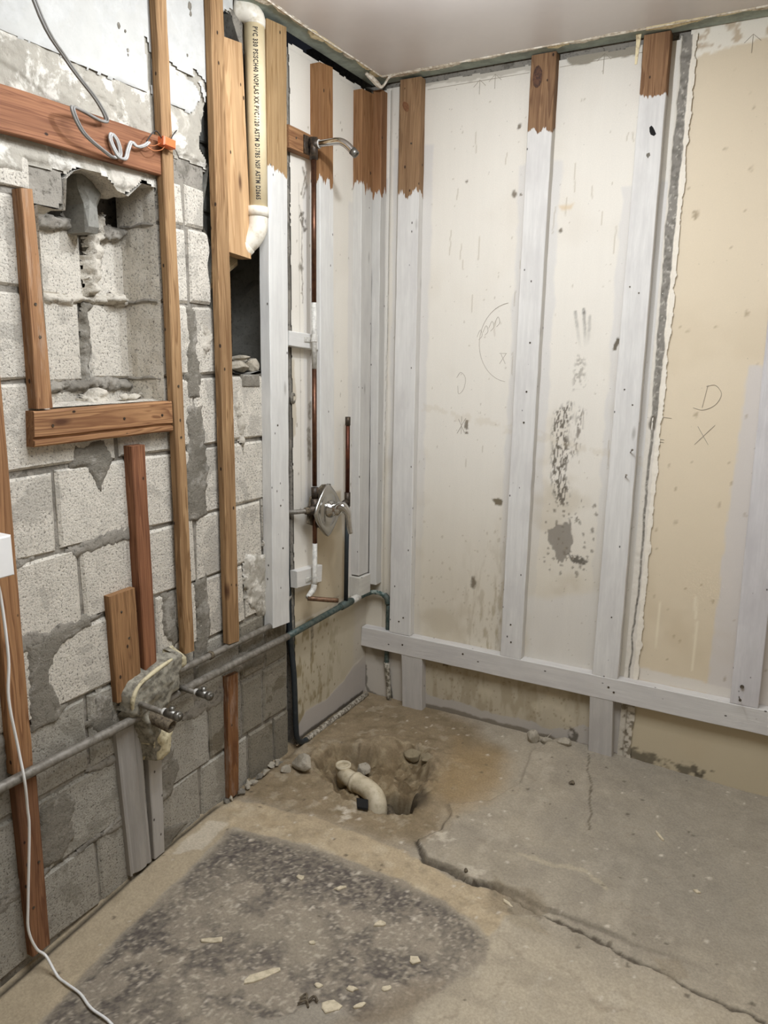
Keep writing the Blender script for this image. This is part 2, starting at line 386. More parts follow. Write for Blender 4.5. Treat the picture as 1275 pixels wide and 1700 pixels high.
def catmull(pts, n):
    P = [np.asarray(p, float) for p in pts]; P = [2 * P[0] - P[1]] + P + [2 * P[-1] - P[-2]]; out = []
    for i in range(1, len(P) - 2):
        for t in np.linspace(0, 1, n, endpoint=False):
            a, b, c, d = P[i - 1], P[i], P[i + 1], P[i + 2]
            out.append(0.5 * ((2 * b) + (-a + c) * t + (2 * a - 5 * b + 4 * c - d) * t * t + (-a + 3 * b - 3 * c + d) * t ** 3))
    out.append(P[-2]); return np.array(out)
def tube(pts, r, seg=12, curve=0, cap=True, bore=0.0):
    P = catmull(pts, curve) if curve else np.array([np.asarray(p, float) for p in pts])
    n = len(P); rr = np.interp(np.linspace(0, 1, n), np.linspace(0, 1, len(r)), r) if hasattr(r, '__len__') else np.full(n, r)
    T = np.gradient(P, axis=0); T /= np.linalg.norm(T, axis=1, keepdims=True) + 1e-12
    up = np.array([0, 0, 1.0]) if abs(T[0][2]) < 0.9 else np.array([1.0, 0, 0])
    x = np.cross(up, T[0]); x /= np.linalg.norm(x); V = []; F = []
    for i in range(n):
        x = x - T[i] * (x @ T[i]); x /= np.linalg.norm(x) + 1e-12; y = np.cross(T[i], x)
        for k in range(seg):
            a = 2 * math.pi * k / seg; V.append(P[i] + rr[i] * (math.cos(a) * x + math.sin(a) * y))
    for i in range(n - 1):
        for k in range(seg):
            l = (k + 1) % seg; F.append([i * seg + k, i * seg + l, (i + 1) * seg + l, (i + 1) * seg + k])
    if cap:
        F.append(list(range(seg))[::-1])
        if not bore: F.append([(n - 1) * seg + k for k in range(seg)])
    if bore:
        b = len(V); e = P[-1]; y = np.cross(T[-1], x)
        for dd, q in ((0, rr[-1] * bore), (-3 * rr[-1], rr[-1] * bore)):
            for k in range(seg):
                a = 2 * math.pi * k / seg; V.append(e + T[-1] * dd + q * (math.cos(a) * x + math.sin(a) * y))
        o = (n - 1) * seg
        for k in range(seg):
            l = (k + 1) % seg; F.append([o + k, o + l, b + l, b + k]); F.append([b + k, b + l, b + seg + l, b + seg + k])
        F.append([b + seg + k for k in range(seg)])
    return np.array(V), F
def lathe(profile, seg=24):
    """profile (axis, radius) along +x"""
    V = []; F = []
    for a, r in profile:
        for k in range(seg):
            t = 2 * math.pi * k / seg; V.append((a, r * math.cos(t), r * math.sin(t)))
    for i in range(len(profile) - 1):
        for k in range(seg):
            l = (k + 1) % seg; F.append([i * seg + k, i * seg + l, (i + 1) * seg + l, (i + 1) * seg + k])
    F.append(list(range(seg))[::-1]); F.append([(len(profile) - 1) * seg + k for k in range(seg)])
    return np.array(V), F
def blob(center, rad, seed=0, amp=0.3, sub=2, flat=1.0):
    bm = bmesh.new(); bmesh.ops.create_icosphere(bm, subdivisions=sub, radius=1.0)
    V = []
    R = np.random.default_rng(seed); A = R.normal(size=(5, 3)) * 1.6; ph = R.uniform(0, 6, 5)
    for v in bm.verts:
        c = np.array(v.co); s = 1 + amp * sum(math.sin(A[i] @ c * 1.3 + ph[i]) for i in range(5)) / 2.5
        V.append(c * s * np.asarray(rad) * np.array([1, 1, flat]) + np.asarray(center))
    F = [[v.index for v in fc.verts] for fc in bm.faces]; bm.free(); return np.array(V), F

def hull(center, rad, seed=0, n=16):
    R = np.random.default_rng(seed); P = R.normal(size=(n, 3)); P /= np.linalg.norm(P, axis=1, keepdims=True); P *= R.uniform(.72, 1.1, (n, 1))
    bm = bmesh.new(); [bm.verts.new(p) for p in P]; bmesh.ops.convex_hull(bm, input=bm.verts)
    for v in [v for v in bm.verts if not v.link_faces]: bm.verts.remove(v)
    bmesh.ops.bevel(bm, geom=bm.edges[:], offset=.06, segments=1, affect='EDGES')
    bm.verts.index_update(); V = np.array([v.co[:] for v in bm.verts]) * np.asarray(rad) + np.asarray(center); F = [[v.index for v in f.verts] for f in bm.faces]; bm.free(); return V, F

def profile_box(ch=0.05, cn=0.10):
    return [(0, 0), (0, 1 - cn), (ch, 1), (1 - ch, 1), (1, 1 - cn), (1, 0)]
def board(name, frame, quad, n0, n1, mat, label, cat='board', prof=None, jit=0.0008, segs=None, parent=None, seed=0, group=None):
    """plank whose FRONT face corners are quad = TL, TR, BR, BL in wall coordinates"""
    TL, TR, BR, BL = [np.array(q, float) for q in quad]
    wide = np.linalg.norm(TR - TL); long_ = np.linalg.norm(BL - TL)
    if wide > long_: A0, A1, B0, B1 = BL, BR, TL, TR     # along u
    else: A0, A1, B0, B1 = BL, TL, BR, TR               # along v (A = left edge)
    L = np.linalg.norm(A1 - A0); Wd = np.linalg.norm(B0 - A0)
    prof = prof or profile_box(min(0.2, 0.0022 / Wd), min(0.3, 0.0022 / (n1 - n0)))
    segs = segs or max(3, int(L / 0.06))
    R = random.Random(seed * 7 + int(L * 1000)); V = []; bc = []; k = len(prof)
    for i in range(segs + 1):
        t = i / segs; a = A0 + (A1 - A0) * t; b = B0 + (B1 - B0) * t
        ja, jb, jn = (R.uniform(-jit, jit) for _ in range(3))
        for s, h in prof:
            p = a + (b - a) * s; p = p + (b - a) / Wd * (ja * (1 - s) + jb * s)
            n = n0 + (n1 - n0) * h + (jn if h > 0.5 else 0)
            V.append(W(frame, p[0], p[1], n)); bc.append((s * Wd + seed * 0.37, n, t * L + seed * 1.9))
    F = []
    for i in range(segs):
        for j in range(k - 1 + 1):
            l = (j + 1) % k; F.append([i * k + j, i * k + l, (i + 1) * k + l, (i + 1) * k + j])
    e0 = len(V)
    V += V[:k] + V[segs * k:(segs + 1) * k]; bc += [(b[0], b[1] * 3, b[2] + 7) for b in bc[:k]] + [(b[0], b[1] * 3, b[2] + 9) for b in bc[segs * k:(segs + 1) * k]]
    F.append(list(range(e0, e0 + k))[::-1]); F.append(list(range(e0 + k, e0 + 2 * k)))
    o = mesh_obj(name, V, F, mat, parent, attrs={'bc': ('FLOAT_VECTOR', bc)})
    bm = bmesh.new(); bm.from_mesh(o.data); bmesh.ops.recalc_face_normals(bm, faces=bm.faces); bm.to_mesh(o.data); bm.free()
    if label: tag(o, label, cat, group)
    return o
def nails(o, frame, pts, n, r=0.0035, out=0.0015, mat=None):
    for u, v in pts:
        a = W(frame, u, v, n - 0.004); b = W(frame, u, v, n + out)
        V, F = tube([a, b], r, 7); part(o, 'nail', V, F, mat or M['nail'])
def thing(name, label, cat, pieces, group=None):
    """pieces: list of (part name, (V, F), material, smooth[, label]); first vertex cloud sets the base"""
    allv = np.concatenate([p[1][0] for p in pieces])
    base = np.array([*(allv[:, :2].min(0) + allv[:, :2].max(0)) / 2, allv[:, 2].min()])
    if len(pieces) == 1:
        nm, (V, F), mt, sm = pieces[0][:4]; o = mesh_obj(name, V, F, mt, None, smooth_=sm)
        return tag(o, label, cat, group)
    r = empty(name, base); tag(r, label, cat, group)
    for p in pieces:
        nm, (V, F), mt, sm = p[:4]; o = part(r, nm, V, F, mt, smooth_=sm)
        if len(p) > 4: o['label'] = p[4]
    return r

# ------------------------------------------------------------------ back wall
def slab(name, lo, hi, mat, kind='structure'):
    x0, y0, z0 = lo; x1, y1, z1 = hi
    V = [(x, y, z) for x in (x0, x1) for y in (y0, y1) for z in (z0, z1)]
    F = [(0, 1, 3, 2), (4, 6, 7, 5), (0, 4, 5, 1), (2, 3, 7, 6), (0, 2, 6, 4), (1, 5, 7, 3)]
    o = mesh_obj(name, V, F, mat); o['kind'] = kind; return o
wall_back = slab('wall_back', (-0.3, 0.012, -0.3), (2.62, 0.12, 2.6), M['mortar'])

WHITE = (222, 215, 202); PRIMER = (208, 203, 196); BEIGE = (214, 198, 171)
def stud_wash(c, x0, x1, z0, z1, col, seed, a=0.85):
    c.fill([(x0, z0), (x1, z0), (x1, z1), (x0, z1)], col, 0.006, 0.012, 14, seed, a)
STUDX = [(0.136, 0.229), (0.625, 0.709), (0.98, 1.063)]
# white painted panel, left of the mortar scar
cv = Canvas(ar(0.0, 1.104, 0.0036), ar(-0.03, 2.408, 0.0044), WHITE)
cv.put(cv.thr(3, 0.0, 0.5, 3) * 0.5, (212, 203, 188))
for i, (a, b) in enumerate(STUDX):
    stud_wash(cv, a - 0.035, b + 0.03, 0.30, 2.2 - 0.1 * i, PRIMER, 20 + i, 0.8)
cv.fill([(0.0, .3), (0.08, .3), (0.08, 2.1), (0, 2.1)], (204, 199, 190), 0.004, 0.006, 12, 5, 0.8)
cv.line([(0.079, 0.3), (0.083, 2.40)], 0.0016, (120, 112, 100), 0.8, 0.001)
cv.line([(0.08, 0.3), (0.084, 2.40)], 0.004, None, 1, 0.001, h=-0.003)
# yellowing low in the panels
cv.put(smooth(1.15, 0.45, cv.V) * 0.55, (200, 188, 164))
cv.put(smooth(0.9, 0.35, cv.V) * smooth(.35, .6, cv.U) * (1 - smooth(.6, .65, cv.U)) * cv.thr(60, -.05, .35, 8, sy=.25) * .6, (150, 132, 96))
cv.put(cv.thr(5, 0.12, 0.5, 13) * smooth(1.6, 0.9, cv.V) * 0.35, (176, 160, 130))
cv.fill([(.71, .3), (.98, .3), (.98, .62), (.71, .55)], (212, 206, 196), .02, .03, 8, 9, .8)
# torn top edge showing grey cement
cv.fill([(0.2, 2.395), (0.62, 2.385), (0.62, 2.43), (0.2, 2.43)], (150, 140, 124), .002, .012, 18, 4, .5)
cv.fill([(0.75, 2.386), (0.96, 2.384), (0.99, 2.43), (0.70, 2.43)], (138, 129, 112), .003, .014, 16, 6, .9)
top = 2.404 + 0.006 * fbm(cv.U[:, :1], 0, 16, 3, 2); cv.K &= cv.V < top + .004
# scuffs
mod = cv.thr(230, -0.10, 0.20, 31, 3, 1.0, .28)
cv.fill([(.765, 1.255), (.825, 1.30), (.83, 1.02), (.845, .93), (.80, .925), (.77, 1.0)], (104, 96, 84), .012, .018, 14, 3, .95, mod=mod)
cv.fill([(.85, 1.28), (.875, 1.27), (.86, 1.11), (.84, 1.10)], (110, 100, 86), .01, .012, 18, 5, .8, mod=mod)
cv.fill([(.83, 1.46), (.865, 1.45), (.87, 1.36), (.83, 1.34)], (130, 120, 104), .008, .012, 18, 6, .55, mod=cv.thr(90, -.05, .2, 11))
for u0, v0, u1, v1, a in ((.817, 1.605, .842, 1.485, .55), (.845, 1.613, .86, 1.49, .9), (.868, 1.590, .868, 1.50, .6)):
    cv.line([(u0, v0), (u1, v1)], .005, (104, 100, 92), a, .002, mod=smooth(v1 - .02, v0, cv.V) * (.6 + .4 * cv.thr(90, -.2, .3, 9)))
cv.fill([(.76, .83), (.80, .85), (.855, .875), (.865, .80), (.86, .755), (.83, .72), (.80, .715), (.785, .76)], (138, 130, 118), .002, .022, 22, 7, .9, h=-.0015)
cv.fill([(.845, .745), (.89, .748), (.925, .735), (.92, .718), (.87, .722)], (84, 77, 66), .003, .012, 40, 8, .9, mod=cv.thr(120, -.5, .0, 12))
cv.spots(70, (.76, .94, .66, .95), (.002, .006), (120, 110, 94), 5, .7)
cv.fill([(.548, .92), (.57, .926), (.592, .916), (.585, .898), (.56, .897)], (112, 100, 78), .002, .006, 60, 9, .95, h=-.0015)
cv.fill([(.952, 1.475), (.965, 1.48), (.974, 1.515), (.962, 1.52)], (96, 86, 70), .001, .005, 60, 9, .95, h=-.0015)
for u, v, rr in ((.575, 2.003, .009), (.747, 1.873, .006), (.582, 2.22, .007), (.60, 2.0, .004), (.432, 1.207, .006), (.43, 1.19, .008), (.433, 1.165, .006), (.395, 2.06, .004), (.485, .58, .012)):
    cv.spots(1, (u, u + .001, v, v + .001), (rr, rr * 1.1), (104, 92, 74), int(u * 999), .85, -.001)
cv.spots(260, (.09, 1.1, .3, 2.35), (.0012, .0026), (150, 134, 108), 77, .5)
cv.spots(60, (.24, .62, .4, .8), (.002, .005), (150, 132, 96), 78, .35)
for k in range(26):
    R = random.Random(k); u = R.uniform(.26, 1.0); v = R.uniform(.9, 2.2)
    cv.line([(u, v), (u + R.uniform(-.006, .006), v + R.uniform(.02, .09))], .0018, (168, 154, 130), .55, .002)
cv.fill([(.735, 1.95), (.79, 1.955), (.78, 1.94), (.75, 1.935)], (206, 178, 134), .006, .01, 20, 5, .6)
for k in range(8):
    u = .26 + .11 * k; cv.line([(u, 1.25 - .02 * k), (u + .07, 1.24 - .02 * k)], .012, (190, 174, 146), .22, .02)
# below the rail: beige with a mouldy band, grey primer along the floor
cv.put(smooth(.236, .228, cv.V), (180, 168, 145))
low = smooth(.236, .228, cv.V)
cv.put(low * cv.thr(40, -.05, .4, 15, sy=.25) * .5, (146, 132, 104)); cv.put(low * cv.thr(9, .1, .4, 19) * .5, (196, 184, 158))
cv.fill([(.0, -.04), (.0, .30), (.20, .30), (.20, -.04)], (190, 182, 170), .006, .02, 14, 3, .9)
cv.fill([(.24, -.04), (.24, .12), (.30, .06), (.45, .055), (.6, .05), (.7, .055), (.83, .045), (.90, .055), (.93, .09), (.99, .10), (.99, .24), (1.11, .24), (1.11, -.04)], (176, 168, 158), .003, .016, 18, 3, .95)
cv.spots(130, (.25, .97, .05, .2), (.0015, .0038), (122, 106, 76), 79, .45)
cv.fill([(.88, .075), (.935, .06), (.945, -.01), (.92, .0), (.90, .04)], (70, 62, 48), .003, .012, 40, 4, .8, mod=cv.thr(70, -.3, .1, 33))
cv.fill([(.20, .02), (1.1, .012), (1.1, -.04), (.2, -.04)], (112, 102, 86), .004, .012, 22, 5, .85)
cv.fill([(.36, .225), (.395, .232), (.39, .205), (.37, .20)], (92, 76, 54), .003, .006, 40, 5, .9)
cv.line([(.10, .46), (.115, .40), (.10, .34)], .006, (60, 60, 50), .9, .006, h=-.002)
cv.fill([(.0, .30), (.03, .20), (.055, .16), (.115, .15), (.13, .23), (.13, .30)], (128, 116, 96), .012, .02, 16, 3, .6)
cv.line([(.10, .16), (.118, .08), (.13, -.01)], .007, (52, 50, 40), .9, .006, h=-.002)
cv.line([(.0, .12), (.006, .03), (.02, 0), (.2, -.02)], .006, (70, 62, 50), .7, .006)
cv.H += .0012 * fbm(cv.U, cv.V, 7, 4, 3)
cv.build('painted_panel', 'B', M['wallv'], 0.0, wall_back)

# rough mortar scar between the two panels
cs = Canvas(ar(1.085, 1.150, 0.0022), ar(-0.03, 2.412, 0.0040), (214, 206, 192))
e = .006 * fbm(cs.U * 0, cs.V, 16, 4, 3); e2 = .007 * fbm(cs.U * 0, cs.V, 22, 4, 8)
wid = np.interp(cs.V, [0, .8, 1.2, 1.3, 1.7, 2.1, 2.4], [.002, .003, .004, .011, .015, .017, .016])
cx = 1.106 + .004 * fbm(cs.U * 0, cs.V, 3, 2, 5)
gm = 1 - smooth(wid - .001, wid + .0015, np.abs(cs.U - cx + e))
cs.put(gm, (134, 128, 118), -.003); cs.put(gm * cs.thr(90, -.1, .5, 4) * .8, (104, 99, 90), -.002)
cs.put(gm * cs.thr(120, .2, .5, 9) * .8, (186, 179, 166))
rm = smooth(1.116, 1.119, cs.U + e2) ; cs.put(rm, (228, 219, 202), .001)
cs.K &= (cs.U < 1.134 + e2 * 1.2 + .004 * fbm(cs.U, cs.V, 60, 3, 2))
cs.line([(1.104, 1.255), (1.103, 1.225)], .009, (112, 104, 92), .95, .004, h=-.003)
cs.put(smooth(.236, .228, cs.V) * .7, (176, 166, 148)); cs.put(smooth(.236, .228, cs.V) * cs.thr(60, 0, .3, 14) * .8, (96, 84, 64))
cs.H += .0016 * fbm(cs.U, cs.V, 60, 4, 3)
cs.build('mortar_scar', 'B', M['wallv'], 0.0055, wall_back)

# smooth beige panel on the right
cb = Canvas(ar(1.112, 2.6, 0.007), ar(-0.03, 2.43, 0.007), BEIGE)
cb.put(cb.thr(2.4, -.1, .6, 4) * .35, (221, 205, 179))
cb.put(smooth(1.2, .3, cb.V) * .3, (200, 184, 154))
cb.fill([(1.10, 2.43), (1.10, 2.34), (1.19, 2.355), (1.30, 2.372), (2.6, 2.37), (2.6, 2.45)], (232, 224, 208), .002, .012, 26, 2, .97, h=.0012)
cb.put(smooth(2.36, 2.37, cb.V) * cb.thr(34, .18, .35, 5) * .7, (176, 150, 116))
cb.fill([(1.36, .24), (1.60, .24), (1.60, 1.44), (1.375, 1.44), (1.365, 1.0)], (204, 196, 188), .004, .01, 14, 4, .9)
cb.fill([(1.11, .32), (1.45, .32), (1.45, .358), (1.3, .365), (1.11, .372)], (214, 206, 194), .002, .008, 30, 3, .9)
cb.put(smooth(.236, .228, cb.V) * .85, (184, 170, 142))
cb.fill([(1.08, .03), (1.15, .058), (1.28, .04), (1.38, .015), (1.44, -.02), (1.08, -.04)], (92, 84, 68), .003, .012, 40, 4, .85, mod=cb.thr(45, -.35, .05, 5))
cb.fill([(1.3, .045), (1.36, .06), (1.42, .03), (1.38, .01)], (70, 62, 50), .004, .014, 50, 7, .8, mod=cb.thr(80, -.1, .2, 5))
cb.spots(60, (1.14, 1.55, .3, 2.3), (.002, .005), (150, 130, 100), 4, .6)
cb.spots(1, (1.175, 1.176, 1.897, 1.898), (.009, .01), (136, 116, 86), 4, .7, -.001)
cb.spots(1, (1.352, 1.353, 1.594, 1.595), (.006, .008), (150, 128, 98), 4, .6)
cb.put(cb.thr(4, .1, .5, 44) * smooth(1.9, 1.2, cb.V) * .25, (184, 164, 132))
for (a, b, w_) in (((1.295, .66), (1.30, .585), .002), ((1.305, .575), (1.307, .40), .002), ((1.18, .62), (1.185, .45), .0015)):
    cb.line([a, b], w_ * 2, (226, 214, 188), .8, .001)
cb.build('beige_panel', 'B', M['beigev'], -0.0005, wall_back)

# pencil marks on the panels
def mark(pts, frame='B', n=0.0010, r=0.0008, mat=None, curve=0):
    return tube([W(frame, u, v, n) for u, v in pts], r, 4, curve)
pm = [mark([(.232, 2.382), (.61, 2.382)]), mark([(.712, 2.383), (.975, 2.386)])]
def arrow(u, v, h=.05):
    return [mark([(u, v - h), (u, v)]), mark([(u - .022, v - .02), (u, v), (u + .022, v - .02)])]
for u, v in ((.432, 2.385), (.488, 2.395)): pm += arrow(u, v, .045)
pm += arrow(.855, 2.402, .06) + arrow(1.285, 2.385, .05)
V_, F_ = merge(pm); part(wall_back, 'pencil_mark', V_, F_, M['pencil'])
sy = [mark([(1.262, 1.371), (1.252, 1.30)]), mark([(1.258, 1.368), (1.285, 1.372), (1.305, 1.345), (1.290, 1.31), (1.255, 1.292), (1.225, 1.298)], curve=5)]
part(wall_back, 'pencil_mark', *merge(sy), M['pencil'])
part(wall_back, 'pencil_mark', *merge([mark([(1.245, 1.238), (1.282, 1.18)]), mark([(1.296, 1.245), (1.240, 1.178)])]), M['pencil'])
part(wall_back, 'pencil_mark', *merge([mark([(.398, 1.215), (.425, 1.165)]), mark([(.428, 1.22), (.394, 1.16)]), mark([(.411, 1.225), (.411, 1.16)])]), M['pencil'])
part(wall_back, 'pencil_mark', *mark([(.46 + .13 + .12 * math.cos(a), 1.50 + .14 * math.sin(a)) for a in np.linspace(1.7, 4.6, 20)]), M['pencil'])
part(wall_back, 'pencil_mark', *merge([mark([(.556, 1.46), (.574, 1.425)]), mark([(.576, 1.462), (.552, 1.425)]), mark([(.55, 1.462), (.578, 1.462)])]), M['pencil'])
part(wall_back, 'pencil_mark', *merge([mark([(.385, 1.37), (.40, 1.39), (.42, 1.37), (.415, 1.33), (.395, 1.31), (.39, 1.34)], curve=4)]), M['pencil'])
for dz in (.0, .022, .044, .066):
    part(wall_back, 'pencil_mark', *mark([(.46 + dz, 1.52 + dz * .7), (.472 + dz, 1.545 + dz * .7), (.48 + dz, 1.525 + dz * .7), (.468 + dz, 1.51 + dz * .7)], curve=3), M['pencil'])
for (a, b) in (((1.135, 1.262), (1.162, 1.260)), ((1.12, 1.19), (1.145, 1.187)), ((1.12, 1.18), (1.145, 1.178)), ((1.105, 1.11), (1.13, 1.106))):
    part(wall_back, 'pencil_mark', *mark([a, b]), M['pencil'])

# ------------------------------------------------------------------ left wall
NICHE = [(-1.477, 1.322), (-1.476, 1.60), (-1.474, 1.765), (-1.435, 1.762), (-1.401, 1.764), (-1.396, 1.80), (-1.392, 1.835), (-1.37, 1.855), (-1.34, 1.868), (-1.30, 1.866), (-1.272, 1.858), (-1.245, 1.835), (-1.212, 1.828), (-1.19, 1.846), (-1.165, 1.868), (-1.123, 1.868), (-1.119, 1.60), (-1.121, 1.322)]
BREAK = [(-.565, 1.386), (-.60, 1.392), (-.65, 1.386), (-.70, 1.395), (-.75, 1.386), (-.82, 1.390), (-.872, 1.425), (-.887, 1.451), (-.902, 1.49), (-.908, 1.529), (-.914, 1.57), (-.920, 1.618), (-.915, 1.66), (-.912, 1.70), (-.904, 1.75), (-.925, 1.775), (-.94, 1.80), (-.938, 1.85), (-.922, 1.906), (-.911, 1.957), (-.93, 1.985), (-.948, 2.005), (-.925, 2.10), (-.90, 2.20), (-.875, 2.30), (-.845, 2.36), (-.80, 2.385), (-.77, 2.33), (-.72, 2.28), (-.66, 2.26), (-.60, 2.25), (-.565, 2.25)]
wl = Canvas(np.concatenate([ar(-3.7, -2.2, .15)[:-1], ar(-2.2, -.565, .011)]), ar(-.12, 2.46, .011), (138, 131, 119))
wl.K &= (wl.sd(NICHE) < -.0) & (wl.sd(BREAK, .004, 30) < 0)
wl.H += .004 * fbm(wl.U, wl.V, 30, 4, 2)
wall_left = wl.build('wall_left', 'L', M['mortar'], -0.008, None, kind='structure')

def rim(poly, n0, n1, rag=.006, frame='L', sub=4, rows=6, close=True, seed=3, nfun=None):
    P = np.array(poly); pts = []
    m_ = len(P) if close else len(P) - 1
    for i in range(m_):
        a, b = P[i], P[(i + 1) % len(P)]; k = max(1, int(np.hypot(*(b - a)) / .03))
        for t in range(k): pts.append(a + (b - a) * t / k)
    if not close: pts.append(P[-1])
    pts = np.array(pts); K = len(pts); V = []
    for r_ in range(rows + 1):
        n = n0 + (n1 - n0) * r_ / rows
        du = rag * fbm(pts[:, 0] + n * 3, pts[:, 1] + n * 7, 26, 3, seed) * (0.3 if r_ == 0 else 1); dv = rag * fbm(pts[:, 0] + n * 5, pts[:, 1] - n * 6, 26, 3, seed + 9) * (0.3 if r_ == 0 else 1)
        V.append(W(frame, pts[:, 0] + du, pts[:, 1] + dv, np.full(K, n)))
    F = []
    for r_ in range(rows):
        for i in range(K if close else K - 1):
            j = (i + 1) % K; F.append([r_ * K + i, (r_ + 1) * K + i, (r_ + 1) * K + j, r_ * K + j])
    return np.concatenate(V), F
part(wall_left, 'niche_reveal', *rim(NICHE, 0.002, -.14), M['cmu'])
for z in (1.378, 1.582, 1.775):
    part(wall_left, 'mortar_ridge', *tube([(-.008, -1.1175, z), (-.05, -1.1195, z + .003), (-.09, -1.118, z - .002), (-.13, -1.119, z)], [.005, .0065, .005, .006], 6, 3), M['mortar'])
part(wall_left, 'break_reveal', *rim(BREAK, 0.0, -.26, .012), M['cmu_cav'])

def brick(poly, n0, n1, mat, ch=.005, jit=.0025, name='concrete_block', parent=None, seed=0, frame='L'):
    R = random.Random(seed)
    # extra points along the edges keep the arris uneven
    pts = []
    for i in range(len(poly)):
        a = np.array(poly[i]); b = np.array(poly[(i + 1) % len(poly)]); k = max(1, int(np.hypot(*(b - a)) / .13))
        for t in range(k): pts.append(a + (b - a) * t / k)
    V, F = prism(frame, pts, n0, n1 + R.uniform(-.0015, .0015), ch, jit, R)
    return part(parent or wall_left, name, V, F, mat)
ROWS = [-.035, .168, .371, .582, .777, .975, 1.177, 1.383, 1.582, 1.784, 1.90]
J = {0: [-2.24, -1.84, -1.44, -1.038, -.80, -.66, -.567], 1: [-2.05, -1.64, -1.24, -.99, -.83, -.716, -.567],
     2: [-2.24, -1.84, -1.44, -1.04, -.831, -.70, -.567], 3: [-1.98, -1.578, -1.19, -1.02, -.80, -.567],
     4: [-1.84, -1.431, -1.017, -.70, -.567], 5: [-1.885, -1.484, -1.08, -1.0, -.63, -.567],
     6: [-2.1, -1.70, -1.29, -1.06, -1.005, -.66, -.567], 7: [-2.28, -1.88, -1.478, None, -1.118, -1.003, -.905],
     8: [-2.08, -1.66, -1.478, None, -1.118, -1.004, -.918], 9: [-2.28, -1.88, -1.478, None, -1.118, -1.01, -.93]}
g_ = .0052; sd_ = 0
for r_, js in J.items():
    z0, z1 = ROWS[r_] + g_, ROWS[r_ + 1] - g_
    for a, b in zip(js[:-1], js[1:]):
        if a is None or b is None: continue
        sd_ += 1; R = random.Random(sd_); u0, u1 = a + g_, b - g_
        poly = [(u0, z0), (u1, z0), (u1, z1), (u0, z1)]
        if r_ == 6 and b > -1.477 and a < -1.2: poly = [(u0, z0), (u1, z0)] + ([(u1, 1.320)] if b < -1.2 else [(u1, z1), (-1.118, z1), (-1.120, 1.320)]) + ([(u0, 1.320)] if a > -1.477 else [(-1.478, 1.320), (-1.478, z1), (u0, z1)])
        if r_ in (7, 8) and b > -.95:      # broken ends beside the hole
            xs = [u1 + R.uniform(-.008, .008) for _ in range(4)]; zs = np.linspace(z0, z1, 6)[1:-1]
            off = .02 if r_ == 7 else 0
            poly = [(u0, z0), (u1 + off, z0)] + [(x + off * (1 - k / 4), z) for k, (x, z) in enumerate(zip(xs, zs))] + [(u1, z1), (u0, z1)]
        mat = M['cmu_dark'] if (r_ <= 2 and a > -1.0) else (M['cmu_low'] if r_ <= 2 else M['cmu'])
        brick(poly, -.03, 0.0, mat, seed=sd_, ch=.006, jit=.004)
# loose mortar smears, proud of the blocks
def smear(name, poly, mat, h=.004, rag=.016, step=.006, frame='L', base=0.0, parent=None, seed=1, ns=22, rough=.0015):
    P = np.array(poly); c = Canvas(ar(P[:, 0].min() - .03, P[:, 0].max() + .03, step), ar(P[:, 1].min() - .03, P[:, 1].max() + .03, step), (128, 122, 110))
    d = c.sd(poly, rag, ns, seed); d = d + .007 * fbm(c.U, c.V, 90, 3, seed + 5); c.H = -.006 + (h + .006) * smooth(-.006, .008, d) + rough * fbm(c.U, c.V, 50, 4, seed)
    c.K &= d > -.008
    return c.build(name, frame, mat, base, parent or wall_left)
SM = [([(-1.03, 1.30), (-.97, 1.30), (-.955, 1.11), (-.965, .97), (-1.05, .96), (-1.045, 1.12)], 3),
      ([(-1.02, 1.57), (-.985, 1.57), (-.975, 1.32), (-1.03, 1.32)], 4),
      ([(-1.03, .77), (-.985, .80), (-.965, .62), (-.985, .53), (-1.04, .52), (-1.02, .62)], 5),
      ([(-1.60, .775), (-1.48, .785), (-1.42, .79), (-1.41, .765), (-1.50, .74), (-1.54, .66), (-1.50, .58), (-1.53, .55), (-1.60, .56)], 6),
      ([(-1.40, .585), (-1.36, .54), (-1.35, .42), (-1.40, .44), (-1.45, .50), (-1.42, .53)], 7),
      ([(-1.60, .36), (-1.52, .36), (-1.49, .31), (-1.51, .23), (-1.55, .17), (-1.61, .18)], 8),
      ([(-1.22, .33), (-1.15, .30), (-1.13, .22), (-1.16, .15), (-1.22, .14), (-1.24, .22)], 9),
      ([(-1.42, 1.23), (-1.34, 1.23), (-1.31, 1.18), (-1.35, 1.10), (-1.38, 1.165), (-1.43, 1.18)], 10),
      ([(-1.16, .78), (-1.12, .77), (-1.10, .62), (-1.13, .60), (-1.16, .66)], 11),
      ([(-.93, .47), (-.82, .48), (-.70, .48), (-.70, .40), (-.80, .41), (-.90, .40)], 12),
      ([(-1.75, .60), (-1.67, .58), (-1.66, .45), (-1.76, .42)], 13), ([(-1.33, .04), (-1.2, .06), (-1.1, .02), (-1.2, -.03), (-1.35, -.03)], 14)]
R = random.Random(21)
for k in range(26):
    r_ = R.randint(1, 7); z = ROWS[r_]; u = R.uniform(-1.9, -.62)
    if r_ >= 6 and (-1.72 < u < -1.02 or u > -1.0): continue
    w_ = R.uniform(.05, .16); hh = R.uniform(.012, .030)
    SM.append(([(u - w_, z - hh * .5), (u - w_ * .3, z - hh), (u + w_ * .5, z - hh * .7), (u + w_, z + .004), (u + w_ * .4, z + hh), (u - w_ * .6, z + hh * .7)], 40 + k))
for poly, s_ in SM: smear('mortar_smear', poly, M['smear'] if s_ < 40 else M['mortar'], seed=s_, h=.004 if s_ < 40 else .0025)
